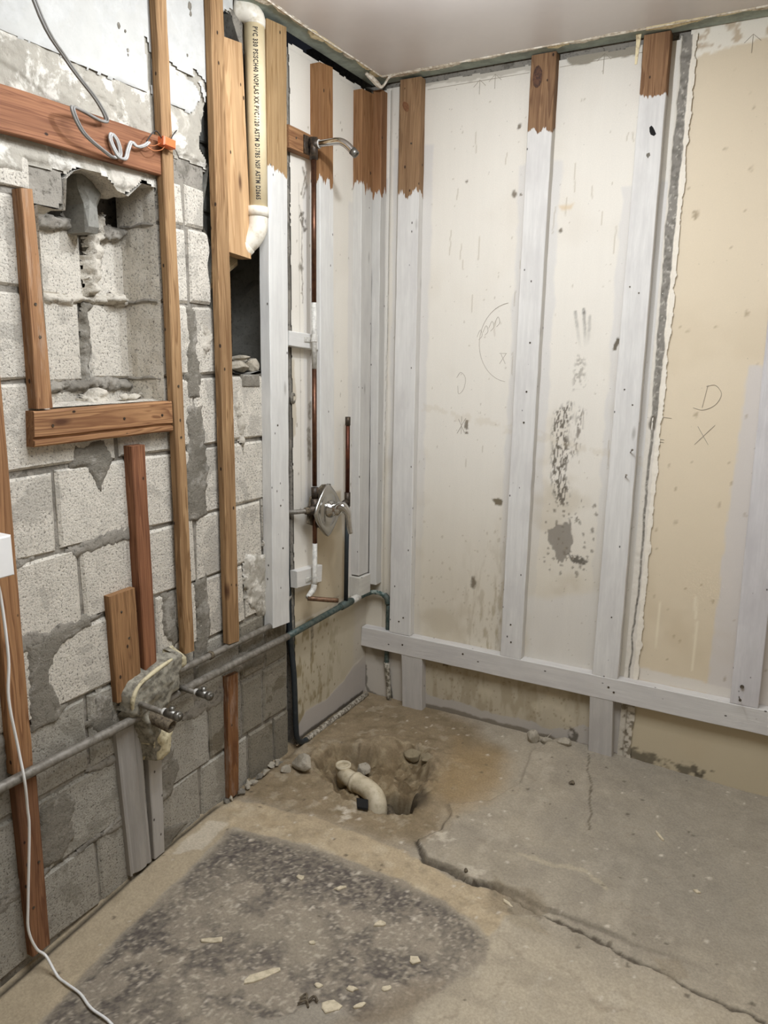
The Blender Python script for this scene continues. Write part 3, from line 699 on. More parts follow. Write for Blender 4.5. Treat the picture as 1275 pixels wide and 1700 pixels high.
# light mortar lumps on the right-hand blocks
for poly, s_ in (([(-.83, 1.30), (-.80, 1.31), (-.775, 1.22), (-.79, 1.12), (-.81, 1.2)], 3), ([(-.68, 1.02), (-.62, 1.0), (-.60, .85), (-.63, .72), (-.70, .74), (-.69, .88)], 5),
                 ([(-.80, .80), (-.62, .78), (-.58, .66), (-.63, .56), (-.74, .58), (-.80, .66)], 8), ([(-.96, 1.53), (-.93, 1.52), (-.92, 1.46), (-.96, 1.44)], 9)):
    smear('mortar_lump', poly, M['broken'] if s_ in (3, 9) else M['cement'], h=.007, seed=s_, rough=.006, rag=.02)

# cement coat and white plaster over the upper blocks
cc = Canvas(np.concatenate([ar(-3.7, -2.0, .1)[:-1], ar(-2.0, -.80, .005)]), ar(1.80, 2.43, .005), (150, 144, 132))
d_n = cc.sd(NICHE, .01, 24); d_b = cc.sd(BREAK, .008, 26)
lowe = 1.842 + .02 * fbm(cc.U, 0, 9, 3, 4) + np.where(cc.U > -1.1, .11, 0) - np.where(cc.U < -1.5, .03, 0)
cc.H = .004 + .004 * fbm(cc.U, cc.V, 16, 5, 5) + .002 * fbm(cc.U, cc.V, 70, 3, 7); cc.H -= .008 * (1 - smooth(0, .012, cc.V - lowe))
cc.K &= (d_n < .002) & (d_b < .0) & (cc.V > lowe - .006)
for pts in ([(-1.315, 2.02), (-1.28, 2.03), (-1.24, 2.018), (-1.21, 1.995)], [(-1.23, 2.06), (-1.225, 2.0), (-1.19, 1.985), (-1.145, 1.985)], [(-1.19, 2.0), (-1.15, 1.965), (-1.12, 1.955)],
            [(-1.065, 2.15), (-1.0, 2.14), (-.955, 2.13), (-.92, 2.10)], [(-.985, 2.17), (-.96, 2.15), (-.93, 2.12)], [(-.96, 2.13), (-.935, 2.08), (-.93, 2.04)]):
    cc.line(pts, .004, (70, 64, 56), 1, .006, 40, h=-.006)
ccm = cc.build('cement_coat', 'L', M['cement'], 0.0, wall_left)
pc = Canvas(np.concatenate([ar(-3.7, -2.0, .1)[:-1], ar(-2.0, -.80, .005)]), ar(2.04, 2.43, .005), (232, 228, 220))
lo = np.interp(pc.U, [-3.7, -1.53, -1.129, -1.052, -.985, -.965, -.955, -.94, -.905, -.8], [2.10, 2.086, 2.081, 2.078, 2.068, 2.085, 2.105, 2.118, 2.10, 2.12]) + .008 * fbm(pc.U, 0, 26, 4, 6)
pc.H = .009 - .004 * (1 - smooth(0, .006, pc.V - lo)) + .0008 * fbm(pc.U, pc.V, 12, 3, 3)
pc.K &= (pc.V > lo) & (pc.sd(BREAK, .008, 26) < -.004)
CR = ([(-1.065, 2.175), (-1.03, 2.165), (-.995, 2.163), (-.955, 2.157)], [(-.955, 2.157), (-.935, 2.12), (-.925, 2.09)], [(-.962, 2.185), (-.955, 2.157)], [(-.965, 2.185), (-.93, 2.165), (-.895, 2.135)],
      [(-1.135, 2.20), (-1.128, 2.165), (-1.130, 2.09)], [(-1.135, 2.175), (-1.11, 2.172)])
for pts in CR:
    m_ = pc.line(pts, .0042, None, 1, .003, 50); pc.K &= m_ < .5
pcm = pc.build('plaster_coat', 'L', M['plaster'], 0.0, wall_left)
for u, v, rr in ((-.975, 2.335, .010), (-.972, 2.318, .006), (-1.37, 2.30, .004), (-1.33, 2.26, .003), (-1.22, 2.205, .006), (-1.20, 2.20, .004), (-1.195, 2.16, .004), (-1.195, 2.15, .003), (-1.09, 2.23, .003), (-.99, 2.215, .004), (-1.50, 2.26, .008)):
    poly = [(u + rr * math.cos(a) * random.uniform(.5, 1), v + rr * 1.3 * math.sin(a) * random.uniform(.6, 1.1)) for a in np.linspace(0, 6.28, 8)[:-1]]
    part(wall_left, 'plaster_chip', *prism('L', poly, .006, .0105, .0005), M['smear'])

# inside of the niche: the far shells of the hollow blocks
nb = Canvas(ar(-1.56, -1.03, .01), ar(1.25, 1.96, .01), (120, 112, 100)); nb.H += .004 * fbm(nb.U, nb.V, 30, 3)
nb.H -= .05 * smooth(1.75, 1.77, nb.V)
nb.build('niche_back', 'L', M['mortar'], -.146, wall_left)
k_ = 100
for (u0, u1, z0, z1) in ((-1.55, -1.252, 1.585, 1.752), (-1.238, -1.02, 1.588, 1.765), (-1.55, -1.268, 1.372, 1.572), (-1.252, -1.02, 1.376, 1.576), (-1.55, -1.268, 1.26, 1.356), (-1.25, -1.02, 1.26, 1.352)):
    k_ += 1; brick([(u0, z0), (u1, z0), (u1, z1), (u0, z1)], -.150, -.130, M['cmu'], ch=.008, jit=.006, seed=k_)
# broken webs between the cores
def chunk(name, pts, n0, n1, mat, seed, parent=None, jit=.006, frame='L', ch=.006):
    V, F = prism(frame, pts, n0, n1, ch, jit, random.Random(seed)); return part(parent or wall_left, name, V, F, mat)
NB = [([(-1.255, 1.60), (-1.225, 1.60), (-1.212, 1.68), (-1.195, 1.76), (-1.185, 1.80), (-1.235, 1.80), (-1.240, 1.72), (-1.250, 1.66)], .032, 'broken', .016, 61),
      ([(-1.285, 1.36), (-1.262, 1.36), (-1.246, 1.45), (-1.238, 1.57), (-1.262, 1.57), (-1.275, 1.46)], .010, 'smear', .008, 62),
      ([(-1.30, 1.335), (-1.24, 1.36), (-1.235, 1.33), (-1.20, 1.315), (-1.20, 1.29), (-1.33, 1.29)], .055, 'broken', .014, 63),
      ([(-1.52, 1.572), (-1.42, 1.568), (-1.30, 1.566), (-1.24, 1.572), (-1.15, 1.568), (-1.11, 1.578), (-1.10, 1.592), (-1.20, 1.596), (-1.30, 1.586), (-1.40, 1.594), (-1.52, 1.590)], .014, 'broken', .010, 64),
      ([(-1.52, 1.352), (-1.40, 1.350), (-1.26, 1.352), (-1.12, 1.346), (-1.10, 1.372), (-1.20, 1.378), (-1.33, 1.372), (-1.42, 1.380), (-1.52, 1.374)], .016, 'mortar', .012, 65),
      ([(-1.52, 1.735), (-1.42, 1.74), (-1.32, 1.735), (-1.24, 1.748), (-1.18, 1.735), (-1.12, 1.752), (-1.10, 1.775), (-1.22, 1.775), (-1.35, 1.770), (-1.52, 1.772)], .022, 'mortar', .014, 66),
      ([(-1.20, 1.578), (-1.13, 1.572), (-1.14, 1.60), (-1.18, 1.602)], .035, 'broken', .014, 67)]
for poly, h_, mt_, ro_, s_ in NB: smear('mortar_ridge', poly, M[mt_], h=h_, rough=ro_, base=-.130, seed=s_, rag=.012, step=.005, ns=30)
part(wall_left, 'block_web', *prism('L', [(-1.292, 1.74), (-1.255, 1.74), (-1.250, 1.80), (-1.225, 1.86), (-1.23, 1.90), (-1.31, 1.90), (-1.305, 1.84), (-1.290, 1.80)], -.20, -.055, .010, .004, random.Random(4)), M['cmu_cav'])
for i, (u, z, rr) in enumerate(((-1.15, 1.328, .02), (-1.18, 1.330, .014), (-1.12, 1.332, .012), (-1.42, 1.33, .018), (-1.455, 1.332, .012), (-1.44, 1.74, .02), (-1.20, 1.75, .016))):
    V, F = hull((-.085 if z < 1.5 else -.12, u, z), (rr, rr * 1.3, rr * .8), 50 + i); part(wall_left, 'block_fragment', V, F, M['broken'])

# cavity behind the broken wall, right of the niche
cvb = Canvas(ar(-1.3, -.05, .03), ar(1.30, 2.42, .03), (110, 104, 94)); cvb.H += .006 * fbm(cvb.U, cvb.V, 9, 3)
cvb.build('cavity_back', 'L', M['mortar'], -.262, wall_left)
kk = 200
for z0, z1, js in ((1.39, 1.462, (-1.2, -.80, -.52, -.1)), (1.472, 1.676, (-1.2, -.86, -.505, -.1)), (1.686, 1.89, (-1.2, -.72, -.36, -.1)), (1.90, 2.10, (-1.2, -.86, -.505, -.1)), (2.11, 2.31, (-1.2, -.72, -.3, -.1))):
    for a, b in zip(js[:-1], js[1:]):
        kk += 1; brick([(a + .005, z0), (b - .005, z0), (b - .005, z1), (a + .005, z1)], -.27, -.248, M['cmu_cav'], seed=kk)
part(wall_left, 'mortar_ridge', *tube([(-.235, -.47 - .03, 1.40), (-.232, -.478 - .03, 1.55), (-.236, -.482 - .03, 1.66)], [.006, .004, .006], 6, 3), M['broken'])
part(wall_left, 'rebar', *tube([(-.20, -.60, 1.40), (-.195, -.60, 1.70)], .005, 6), M['rust'])

# rubble lying on the broken edge
RB = [((-.10, -.80, 1.412), (.05, .05, .03)), ((-.04, -.76, 1.408), (.035, .04, .022)), ((-.03, -.705, 1.412), (.03, .026, .024)), ((-.10, -.70, 1.418), (.04, .05, .03)), ((-.04, -.845, 1.41), (.03, .03, .026)), ((-.16, -.78, 1.42), (.05, .06, .035)), ((-.05, -.735, 1.436), (.035, .022, .009))]
for i, (c_, r3) in enumerate(RB):
    V, F = hull(c_, np.array(r3) * 1.1, 70 + i)
    lbl = ['grey block fragment at back of the broken ledge, left half', 'pale flat block fragment lying on the broken ledge front', 'small round dark-sided rubble lump on ledge beside white stud', 'larger rubble lump on ledge behind the small one near white stud', 'block fragment on ledge directly behind the second long furring strip', 'deepest rubble lump inside the wall cavity', 'thin broken slab of block tilted on top of ledge rubble'][i]
    o = mesh_obj('rubble_stone', V, F, M['stone']); tag(o, lbl, 'rubble', 'rubble on the broken ledge')
for a, b in ((-.79, -.70), (-.69, -.62)):
    brick([(a, 1.345), (b, 1.345), (b, 1.385), (a, 1.385)], -.02, .003, M['smear'], seed=int(a * -99), name='brick_piece')

# painted panel at the corner end of the left wall
pl = Canvas(ar(-.528, .0, .0036), ar(-.04, 2.412, .0045), (222, 215, 202))
pl.put(pl.thr(3, 0, .5, 2) * .4, (210, 202, 188))
pl.fill([(-.45, .92), (-.30, .93), (-.28, 2.0), (-.45, 2.0)], PRIMER, .006, .01, 12, 3, .7)
pl.fill([(-.16, .5), (0, .5), (0, 2.0), (-.16, 2.0)], PRIMER, .006, .01, 12, 4, .7)
pl.fill([(-.395, .93), (-.21, .93), (-.15, .55), (-.15, .475), (-.53, .475), (-.53, .60), (-.42, .60), (-.40, .7)], (190, 174, 146), .010, .014, 12, 5, .95)
pl.put(smooth(.478, .465, pl.V), (196, 184, 158))
lw = smooth(.478, .465, pl.V)
pl.put(lw * smooth(-.2, -.5, pl.U) * .5 * pl.thr(5, -.3, .4, 3), (172, 156, 122)); pl.put(smooth(.478, .465, pl.V) * .35, (180, 172, 156)); pl.put(lw * pl.thr(36, .05, .4, 9, sy=.4) * smooth(-.1, -.45, pl.U) * .7, (128, 112, 72))
pl.fill([(-.54, -.05), (-.54, .03), (-.50, .075), (-.454, .103), (-.319, .096), (-.177, .117), (-.10, .16), (-.018, .17), (.01, .17), (.01, -.05)], (178, 170, 162), .003, .008, 14, 3, .97, h=.001)
pl.fill([(-.1, .48), (-.1, .15), (.01, .15), (.01, .48)], (192, 183, 168), .02, .02, 8, 4, .8)
pl.fill([(-.54, .02), (-.02, .012), (-.02, -.05), (-.54, -.05)], (80, 72, 60), .003, .006, 30, 3, .9)
for pts, w_ in (([(-.47, 1.93), (-.455, 1.90), (-.46, 1.80), (-.455, 1.62)], .003), ([(-.425, 1.18), (-.42, 1.08)], .012), ([(-.415, 1.27), (-.415, 1.23)], .012), ([(-.45, 2.05), (-.43, 2.0), (-.45, 1.96)], .005), ([(-.43, 2.04), (-.46, 1.97)], .004), ([(-.41, .43), (-.41, .39)], .010), ([(-.412, .42), (-.42, .30)], .003), ([(-.44, .555), (-.40, .57), (-.36, .60)], .002), ([(-.22, .50), (-.3, .5)], .002)):
    pl.line(pts, w_, (120, 110, 94), .8, .005, 60, mod=.5 + .5 * pl.thr(120, -.3, .2, 4))
pl.fill([(-.475, 1.90), (-.44, 1.92), (-.425, 1.86), (-.45, 1.85)], (70, 58, 42), .003, .01, 60, 3, .8, mod=pl.thr(90, -.3, .1, 2))
pl.spots(1, (-.465, -.464, 1.735, 1.736), (.014, .015), (120, 112, 98), 3, .85, -.002)
pl.spots(120, (-.5, -.02, .1, 2.3), (.0016, .0038), (130, 116, 92), 9, .7)
pl.spots(40, (-.5, -.25, .12, .42), (.002, .005), (118, 100, 64), 10, .7)
pl.line([(-.52, 2.383), (-.01, 2.383)], .0016, (150, 142, 128), .6, .0005)
pl.line([(-.475, .93), (-.475, 2.0)], .0014, (160, 150, 134), .5, .0005)
pl.fill([(-.54, 1.46), (-.54, 1.15), (-.505, 1.18), (-.50, 1.3), (-.51, 1.43)], (186, 172, 146), .004, .012, 26, 4, .7)
pl.K &= pl.V < 2.402 + .006 * fbm(pl.U, 0, 14, 3, 7)
pl.K &= pl.U > -.524 + .004 * fbm(0, pl.V, 22, 3, 7)
pl.H += .001 * fbm(pl.U, pl.V, 7, 4, 3)
pl.build('painted_panel', 'L', M['wallv'], 0.0, wall_left)
# hollow knot hole in the panel and the recess strip behind its left edge
part(wall_left, 'gap_backing', *prism('L', [(-.60, -.04), (-.50, -.04), (-.50, 2.42), (-.60, 2.42)], -.075, -.055, .002), M['cmu_cav'])
part(wall_left, 'knot_hole', *tube([(-.004, -.517, 1.30), (.003, -.515, 1.30)], [.022, .017], 12, bore=.6), M['smear'])
part(wall_left, 'backing_board', *prism('L', [(-.53, -.04), (.0, -.04), (.0, 2.39), (-.53, 2.39)], -.05, -.006, .002), M['mortar'])

# ------------------------------------------------------------------ ceiling and unseen walls
ce = Canvas(np.concatenate([ar(.05, 1.6, .006)[:-1], ar(1.6, 2.62, .1)]), np.concatenate([ar(-3.65, -1.1, .15)[:-1], ar(-1.1, -.05, .006)]), (206, 198, 192))
ex = .083 + .006 * fbm(0 * ce.U, ce.V, 14, 4, 3); ey = -.083 + .006 * fbm(ce.U, 0 * ce.V, 12, 4, 8)
ce.K &= (ce.U > ex) & (ce.V < ey)
ceiling = ce.build('ceiling', 'D', M['ceil'], -2.4205, None, kind='structure')
part(ceiling, 'ceiling_board', [(x, y, z) for x in (.008, 2.7) for y in (-3.7, -.008) for z in (2.4235, 2.45)], [(0, 1, 3, 2), (4, 6, 7, 5), (0, 4, 5, 1), (2, 3, 7, 6), (0, 2, 6, 4), (1, 5, 7, 3)], M['green'])
# torn paper and joint compound left along the ceiling edge
def torn(poly, mat, h, seed, base=-2.4232, rag=.006):
    P = np.array(poly); c = Canvas(ar(P[:, 0].min() - .02, P[:, 0].max() + .02, .0035), ar(P[:, 1].min() - .02, P[:, 1].max() + .02, .0035), (220, 205, 170))
    d = c.sd(poly, rag, 34, seed); c.H = (h + .002) * smooth(-.002, .004, d) - .002 + .0012 * fbm(c.U, c.V, 60, 3, seed); c.K &= d > -.003
    return c.build('torn_paper', 'D', mat, base, ceiling)
R = random.Random(3)
yy = -.085
while yy > -1.3:
    L_ = R.uniform(.05, .13); w_ = R.uniform(.012, .034)
    torn([(.094, yy), (.094, yy - L_), (.083 - w_ * .6, yy - L_ * .8), (.083 - w_, yy - L_ * .4), (.08 - w_ * .4, yy)], M['cream'] if R.random() < .65 else M['gyp'], .0045, int(-yy * 99))
    yy -= L_ * R.uniform(.8, 1.15)
xx = .085
while xx < 1.45:
    L_ = R.uniform(.08, .2); w_ = R.uniform(.008, .03)
    torn([(xx, -.096), (xx + L_, -.096), (xx + L_ * .8, -.083 + w_ * .6), (xx + L_ * .35, -.083 + w_), (xx, -.08 + w_ * .4)], M['cream'] if R.random() < .6 else M['gyp'], .0045, int(xx * 99))
    xx += L_ * R.uniform(.8, 1.05)
# thin bright lip of compound along both edges, the flap at the corner and the strip that hangs down
part(ceiling, 'compound_lip', *tube([(.088 + .003 * math.sin(9 * t), -t, 2.4195) for t in np.linspace(.09, 1.3, 40)], .0028, 5), M['gyp'])
part(ceiling, 'compound_lip', *tube([(t, -.089 + .003 * math.sin(8 * t), 2.4195) for t in np.linspace(.09, 1.7, 50)], .0028, 5), M['gyp'])
part(ceiling, 'corner_flap', *tube([(.065, -.155, 2.414), (.075, -.13, 2.404), (.082, -.10, 2.392), (.087, -.082, 2.386)], [.005, .009, .009, .005], 6, 3), M['gyp'])
part(ceiling, 'corner_flap', *tube([(.088, -.083, 2.386), (.10, -.08, 2.396), (.12, -.085, 2.413), (.15, -.088, 2.418)], [.005, .004, .004, .003], 6, 3), M['gyp'])
part(ceiling, 'hanging_strip', *prism('B', [(.958, 2.424), (.974, 2.424), (.972, 2.40), (.967, 2.34), (.962, 2.34), (.961, 2.40)], .043, .0455, .0006, .001), M['cream'])

slab('wall_right', (2.6, -3.7, -.2), (2.7, .1, 2.5), M['roomwall'])
slab('wall_front', (-.3, -3.8, -.2), (2.7, -3.68, 2.5), M['roomwall'])

# ------------------------------------------------------------------ floor
HOLE = [(.09, -.520), (.137, -.445), (.266, -.385), (.394, -.294), (.49, -.345), (.545, -.45), (.555, -.596), (.575, -.70), (.50, -.735), (.42, -.752), (.33, -.725), (.26, -.675), (.19, -.63), (.12, -.60)]
us = np.concatenate([ar(-.03, 1.75, .0055)[:-1], ar(1.75, 2.62, .08)]); vs = np.concatenate([ar(-3.7, -2.0, .1)[:-1], ar(-2.0, .02, .0055)])
fl = Canvas(us, vs, (168, 160, 144))
U, Vv = fl.U, fl.V
fl.put(fl.thr(3.2, -.1, .4, 2) * .6, (148, 141, 128)); fl.put(fl.thr(9, 0, .5, 6) * .4, (178, 169, 150))
fl.put(smooth(-.9, -1.15, Vv) * smooth(.85, 1.0, U) * .75, (184, 174, 154))
fl.put(fl.thr(2.0, 0, .4, 71) * .5, (156, 150, 138)); fl.put(fl.thr(14, .1, .5, 72, sx=.5) * .35, (140, 132, 118)); fl.put(fl.thr(24, .15, .5, 73, sy=.5) * .35, (188, 180, 164))
fl.put(smooth(.75, 1.3, U) * smooth(-1.0, -.6, Vv) * .5, (142, 138, 128))
# damp brown mud round the drain
mud = [(-.05, .05), (-.05, -.95), (.07, -.91), (.33, -.86), (.60, -.86), (.655, -.80), (.69, -.74), (.66, -.62), (.74, -.42), (.70, -.20), (.55, -.07), (.3, .03)]
mm = fl.fill(mud, (142, 126, 100), .05, .05, 6, 3, .85)
fl.put(mm * fl.thr(14, 0, .4, 21) * .6, (118, 104, 80)); fl.put(mm * fl.thr(30, .2, .4, 22) * .6, (176, 166, 146))
fl.fill([(.52, -.18), (.72, -.20), (.82, -.42), (.72, -.62), (.60, -.56), (.55, -.40)], (162, 140, 104), .05, .05, 7, 5, .6)
fl.put(mm * smooth(.0, .35, U) * smooth(-.35, -.1, Vv) * .3, (120, 108, 86))
# tan bands where the old wall plate and shower kerb stood
fl.fill([(-.05, -3.7), (-.05, -.95), (.07, -.93), (.12, -1.02), (.135, -1.28), (.14, -1.5), (.165, -1.7), (.18, -1.9), (.2, -3.7)], (182, 168, 142), .006, .014, 12, 4, .75)
fl.fill([(.02, -.92), (.319, -.868), (.583, -.868), (.835, -.905), (.975, -.90), (1.0, -.97), (.98, -1.06), (.84, -1.0), (.64, -.98), (.38, -.985), (.10, -1.04)], (186, 170, 142), .006, .016, 14, 5, .85)
kb = fl.K * smooth(.10, .04, fl.ld([(.02, -.96), (.4, -.93), (.95, -.97)]))
fl.put(kb * fl.thr(40, 0, .4, 61) * .5, (150, 138, 116)); fl.put(kb * fl.thr(22, .1, .5, 62) * .5, (206, 194, 170))
fl.put(smooth(.06, -.02, fl.ld([(.02, -.97), (.4, -.93), (.9, -.97)])) * fl.thr(26, -.1, .4, 8) * .5, (170, 152, 120))
# blackened area of old thinset
patch = [(.126, -1.043), (.143, -1.284), (.145, -1.503), (.169, -1.703), (.19, -1.95), (.5, -2.05), (.75, -1.62), (.85, -1.426), (.951, -1.259), (.999, -1.15), (.984, -1.071), (.839, -1.008), (.64, -.985), (.40, -.99)]
pm_ = fl.fill(patch, (150, 142, 128), .006, .02, 14, 6, .9)
ins = smooth(-.01, .03, fl.sd(patch, .03, 9, 8))
edge_w = 1 - smooth(.0, .20, fl.sd(patch, .05, 6, 9))
blk = np.clip(fl.thr(6, -.25, .22, 31) * .8 + edge_w * .75, 0, 1) * ins
fl.put(blk * fl.thr(16, -.6, .25, 34) * .55, (104, 98, 93)); fl.put(blk * fl.thr(120, -.35, .3, 32) * .80, (80, 75, 73))
fl.put(ins * fl.thr(10, .12, .32, 41) * .7, (160, 151, 136)); fl.put(ins * fl.thr(120, .25, .4, 33) * .5, (204, 196, 180))
fl.fill([(.62, -1.55), (.74, -1.42), (.85, -1.44), (.95, -1.6), (.8, -1.8), (.6, -1.8)], (156, 150, 138), .004, .02, 12, 3, .85, h=.002)
fl.fill([(.86, -1.30), (.93, -1.24), (.88, -1.4), (.80, -1.46)], (132, 118, 98), .03, .03, 9, 3, .6)
fl.H += ins * .0015 * fbm(U, Vv, 40, 3, 3)
# lighter scrapes, pale splashes
fl.fill([(.03, -1.05), (.10, -1.03), (.11, -1.16), (.05, -1.22)], (206, 198, 182), .004, .02, 22, 4, .7)
fl.fill([(.36, -.74), (.44, -.75), (.47, -.82), (.40, -.86), (.35, -.80)], (206, 198, 182), .004, .03, 26, 4, .7, mod=fl.thr(40, -.2, .2, 3))
fl.fill([(.68, -.74), (.76, -.74), (.74, -.80), (.69, -.81)], (204, 196, 180), .004, .03, 26, 6, .7, mod=fl.thr(50, -.2, .2, 3))
fl.fill([(.80, -.86), (.90, -.85), (.88, -.90)], (200, 192, 176), .004, .02, 26, 6, .6)
fl.line([(.95, -.72), (1.05, -.73), (1.15, -.70), (1.2, -.74)], .008, (186, 176, 154), .6, .02, 20)
fl.spots(220, (.0, 1.7, -1.7, -.02), (.002, .006), (206, 198, 184), 12, .8, .001)
fl.spots(120, (.0, 1.7, -1.7, -.02), (.002, .006), (84, 76, 64), 13, .7, -.001)
# broken slab: a ledge that runs from the drain to the right
LED = [(.66, -.60), (.705, -.66), (.700, -.745), (.653, -.817), (.680, -.850), (.715, -.878), (.79, -.885), (.864, -.899), (.932, -.888), (1.038, -.894), (1.169, -.894), (1.354, -.905), (1.617, -.90), (2.7, -.90), (2.7, .1), (.9, .1), (.80, -.15), (.83, -.35), (.78, -.52)]
sdl = fl.sd(LED, .016, 14, 11)
fl.H += .015 * smooth(-.0035, .0045, sdl) * smooth(1.5, .85, U) - .0
edge = np.exp(-(sdl / .006) ** 2) * smooth(1.7, 1.0, U)
fl.put(np.clip(edge * smooth(-.55, -.70, Vv), 0, 1) * .55, (70, 62, 50))
fl.line([(.653, -.817), (.715, -.885), (.79, -.890), (.864, -.907), (.95, -.893)], .004, (56, 49, 40), .85, .008, 30, h=-.010)
CRK = [(.93, -.892), (.99, -.90), (1.06, -.915), (1.14, -.93), (1.22, -.928), (1.30, -.955), (1.40, -.96), (1.5, -.985), (1.62, -.99), (1.8, -1.02)]
fl.line(CRK, .0045, (66, 58, 47), .85, .012, 26, h=-.007)
fl.put(np.exp(-(fl.ld(CRK, .02, 12) / .05) ** 2) * fl.thr(26, .0, .3, 17) * smooth(1.35, 1.0, U) * .8, (104, 94, 78))
fl.fill([(.93, -.86), (1.05, -.86), (1.10, -.90), (1.06, -.95), (.98, -.97), (.93, -.93)], (136, 125, 106), .01, .03, 18, 3, .6, h=-.004)
fl.H += np.exp(-(fl.ld(CRK, .02, 12) / .06) ** 2) * .013 * fbm(U, Vv, 26, 5, 12) * smooth(1.6, 1.2, U)
fl.line([(.997, -.06), (1.01, -.14), (1.05, -.25), (1.06, -.32), (1.09, -.42), (1.10, -.5)], .0028, (96, 88, 74), .75, .01, 26, h=-.002)
for pts in ([(1.0, -1.04), (1.08, -1.08)], [(1.15, -1.05), (1.28, -1.13), (1.34, -1.12)], [(.80, -.72), (.88, -.76), (.92, -.74)], [(1.3, -.6), (1.36, -.6)], [(1.2, -.42), (1.25, -.40)], [(.93, -1.40), (1.0, -1.30)], [(1.35, -1.2), (1.45, -1.25)], [(1.25, -.78), (1.3, -.80), (1.36, -.79)], [(.85, -.30), (.88, -.34)], [(1.06, -1.14), (1.07, -1.24)]):
    fl.line(pts, .0045, (138, 128, 112), .35, .022, 30, h=-.002)
fl.fill([(1.36, -.92), (1.42, -.90), (1.45, -.95), (1.40, -.98)], (146, 136, 118), .004, .012, 24, 4, .6, h=-.003)
fl.fill([(.99, -.97), (1.06, -.94), (1.12, -.985), (1.04, -1.0)], (158, 148, 128), .003, .010, 24, 4, .6, h=.004)
# general unevenness
fl.H += .006 * fbm(U, Vv, 3.2, 5, 4) + .0022 * fbm(U, Vv, 30, 4, 6) + .004 * np.abs(fbm(U, Vv, 7, 4, 16)) * smooth(.4, .9, U)
# rough mud mounds and the hole
sm_ = smooth(-.05, .05, fl.sd([(-.02, -.02), (-.02, -.93), (.3, -.86), (.6, -.84), (.68, -.72), (.62, -.3), (.45, -.12)], .03, 8, 5))
fl.H += sm_ * (.010 * fbm(U, Vv, 10, 5, 9) + .004 * fbm(U, Vv, 40, 3, 2))
sdh = fl.sd(HOLE, .035, 13, 7)
dep = smooth(-.004, .05, sdh); nearb = smooth(-.006, .022, sdh) * smooth(-.58, -.64, Vv)
dep = np.maximum(dep, nearb)
fl.H -= dep * (.070 + .17 * smooth(.10, .055, np.hypot((U - .50) * .8, (Vv + .62))) )
fl.H += np.clip(dep, 0, 1) * (.040 * fbm(U, Vv, 17, 5, 3) + .022 * np.abs(fbm(U, Vv, 34, 4, 13)))
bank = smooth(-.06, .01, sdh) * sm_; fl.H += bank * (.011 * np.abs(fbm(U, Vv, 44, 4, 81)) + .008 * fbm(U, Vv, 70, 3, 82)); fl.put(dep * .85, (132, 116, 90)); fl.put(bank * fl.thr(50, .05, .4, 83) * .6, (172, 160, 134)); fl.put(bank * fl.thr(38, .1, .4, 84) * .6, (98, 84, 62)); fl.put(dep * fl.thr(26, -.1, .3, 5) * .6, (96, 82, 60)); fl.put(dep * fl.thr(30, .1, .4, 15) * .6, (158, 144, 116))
fl.put(smooth(.10, .06, np.hypot((U - .50) * .8, Vv + .62)) * .8, (52, 44, 33))  # shade of the deep pit painted into the mud colour
fl.put(dep * smooth(-.05, -.35, -Vv - .85) * 0, (0, 0, 0))
fl.H += .020 * np.exp(-((sdh + .02) / .03) ** 2) * fl.thr(9, -.1, .4, 5) * smooth(-.62, -.3, Vv)
# trench of rubble at the foot of the block wall
fl.H -= .015 * np.exp(-((U - .01) / .018) ** 2) * smooth(-1.0, -.9, Vv) * smooth(-.45, -.55, Vv)
fl.H += smooth(.0, -.3, Vv) * 0
fl.H -= smooth(-1.0, -1.8, Vv) * smooth(.5, .0, U) * .055 * 0.9
fl.H -= smooth(-1.0, -1.8, Vv) * .004
seam = np.exp(-((U - .008) / .008) ** 2) * smooth(-.9, -1.0, Vv); fl.put(seam * .9, (60, 54, 46), -.006)
fl.C *= np.array([.985, .93, .865])
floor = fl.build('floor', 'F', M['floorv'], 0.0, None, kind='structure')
def floor_h(x, y):
    i = min(len(us) - 1, int(np.searchsorted(us, x))); j = min(len(vs) - 1, int(np.searchsorted(vs, y))); return float(fl.H[i, j])

# ------------------------------------------------------------------ boards on the left wall
T1 = ((122, 90, 58), (174, 140, 100)); T2 = ((116, 78, 50), (170, 128, 88)); T3 = ((104, 64, 42), (152, 104, 72)); TB = ((112, 70, 46), (154, 106, 74)); TG = ((120, 88, 52), (172, 138, 92))
WP = (214, 211, 204)
def top_to(q, zt):
    """extend a vertical board's top edge up to height zt"""
    TL, TR, BR, BL = [np.array(p, float) for p in q]
    f = lambda a, b: b + (a - b) * (zt - b[1]) / (a[1] - b[1])
    return [f(TL, BL), f(TR, BR), BR, BL]
A = board('furring_strip', 'L', top_to([(-1.121, 2.291), (-1.084, 2.304), (-1.079, .584), (-1.117, .587)], 2.419), .012, .035, wood(*T1, seed=1), 'long bare furring strip crossed by the orange connector, right of the square wall opening', 'board', seed=1)
Bs = board('furring_strip', 'L', top_to([(-.921, 2.365), (-.87, 2.384), (-.874, .544), (-.926, .550)], 2.419), .012, .035, wood(*T1, seed=2), 'long bare furring strip in front of the broken hole, ending above the upper grey pipe', 'board', seed=2)
Cp = board('wooden_plank', 'L', [(-.872, 2.305), (-.761, 2.318), (-.740, 1.731), (-.868, 1.742)], -.035, .010, wood((172, 134, 94), (208, 172, 128), grain=20, seed=3), 'wide orange-tan plank behind the second long furring strip, left of the lettered plastic pipe', 'board', seed=3)
board('diagonal_brace', 'L', [(-.98, 1.76), (-.742, 1.765), (-.742, 1.715), (-.98, 1.56)], -.085, -.045, wood((120, 104, 76), (168, 150, 118), grain=16, seed=4), 'short slanting grey-tan brace inside the wall below the orange-tan plank', 'board', seed=4)
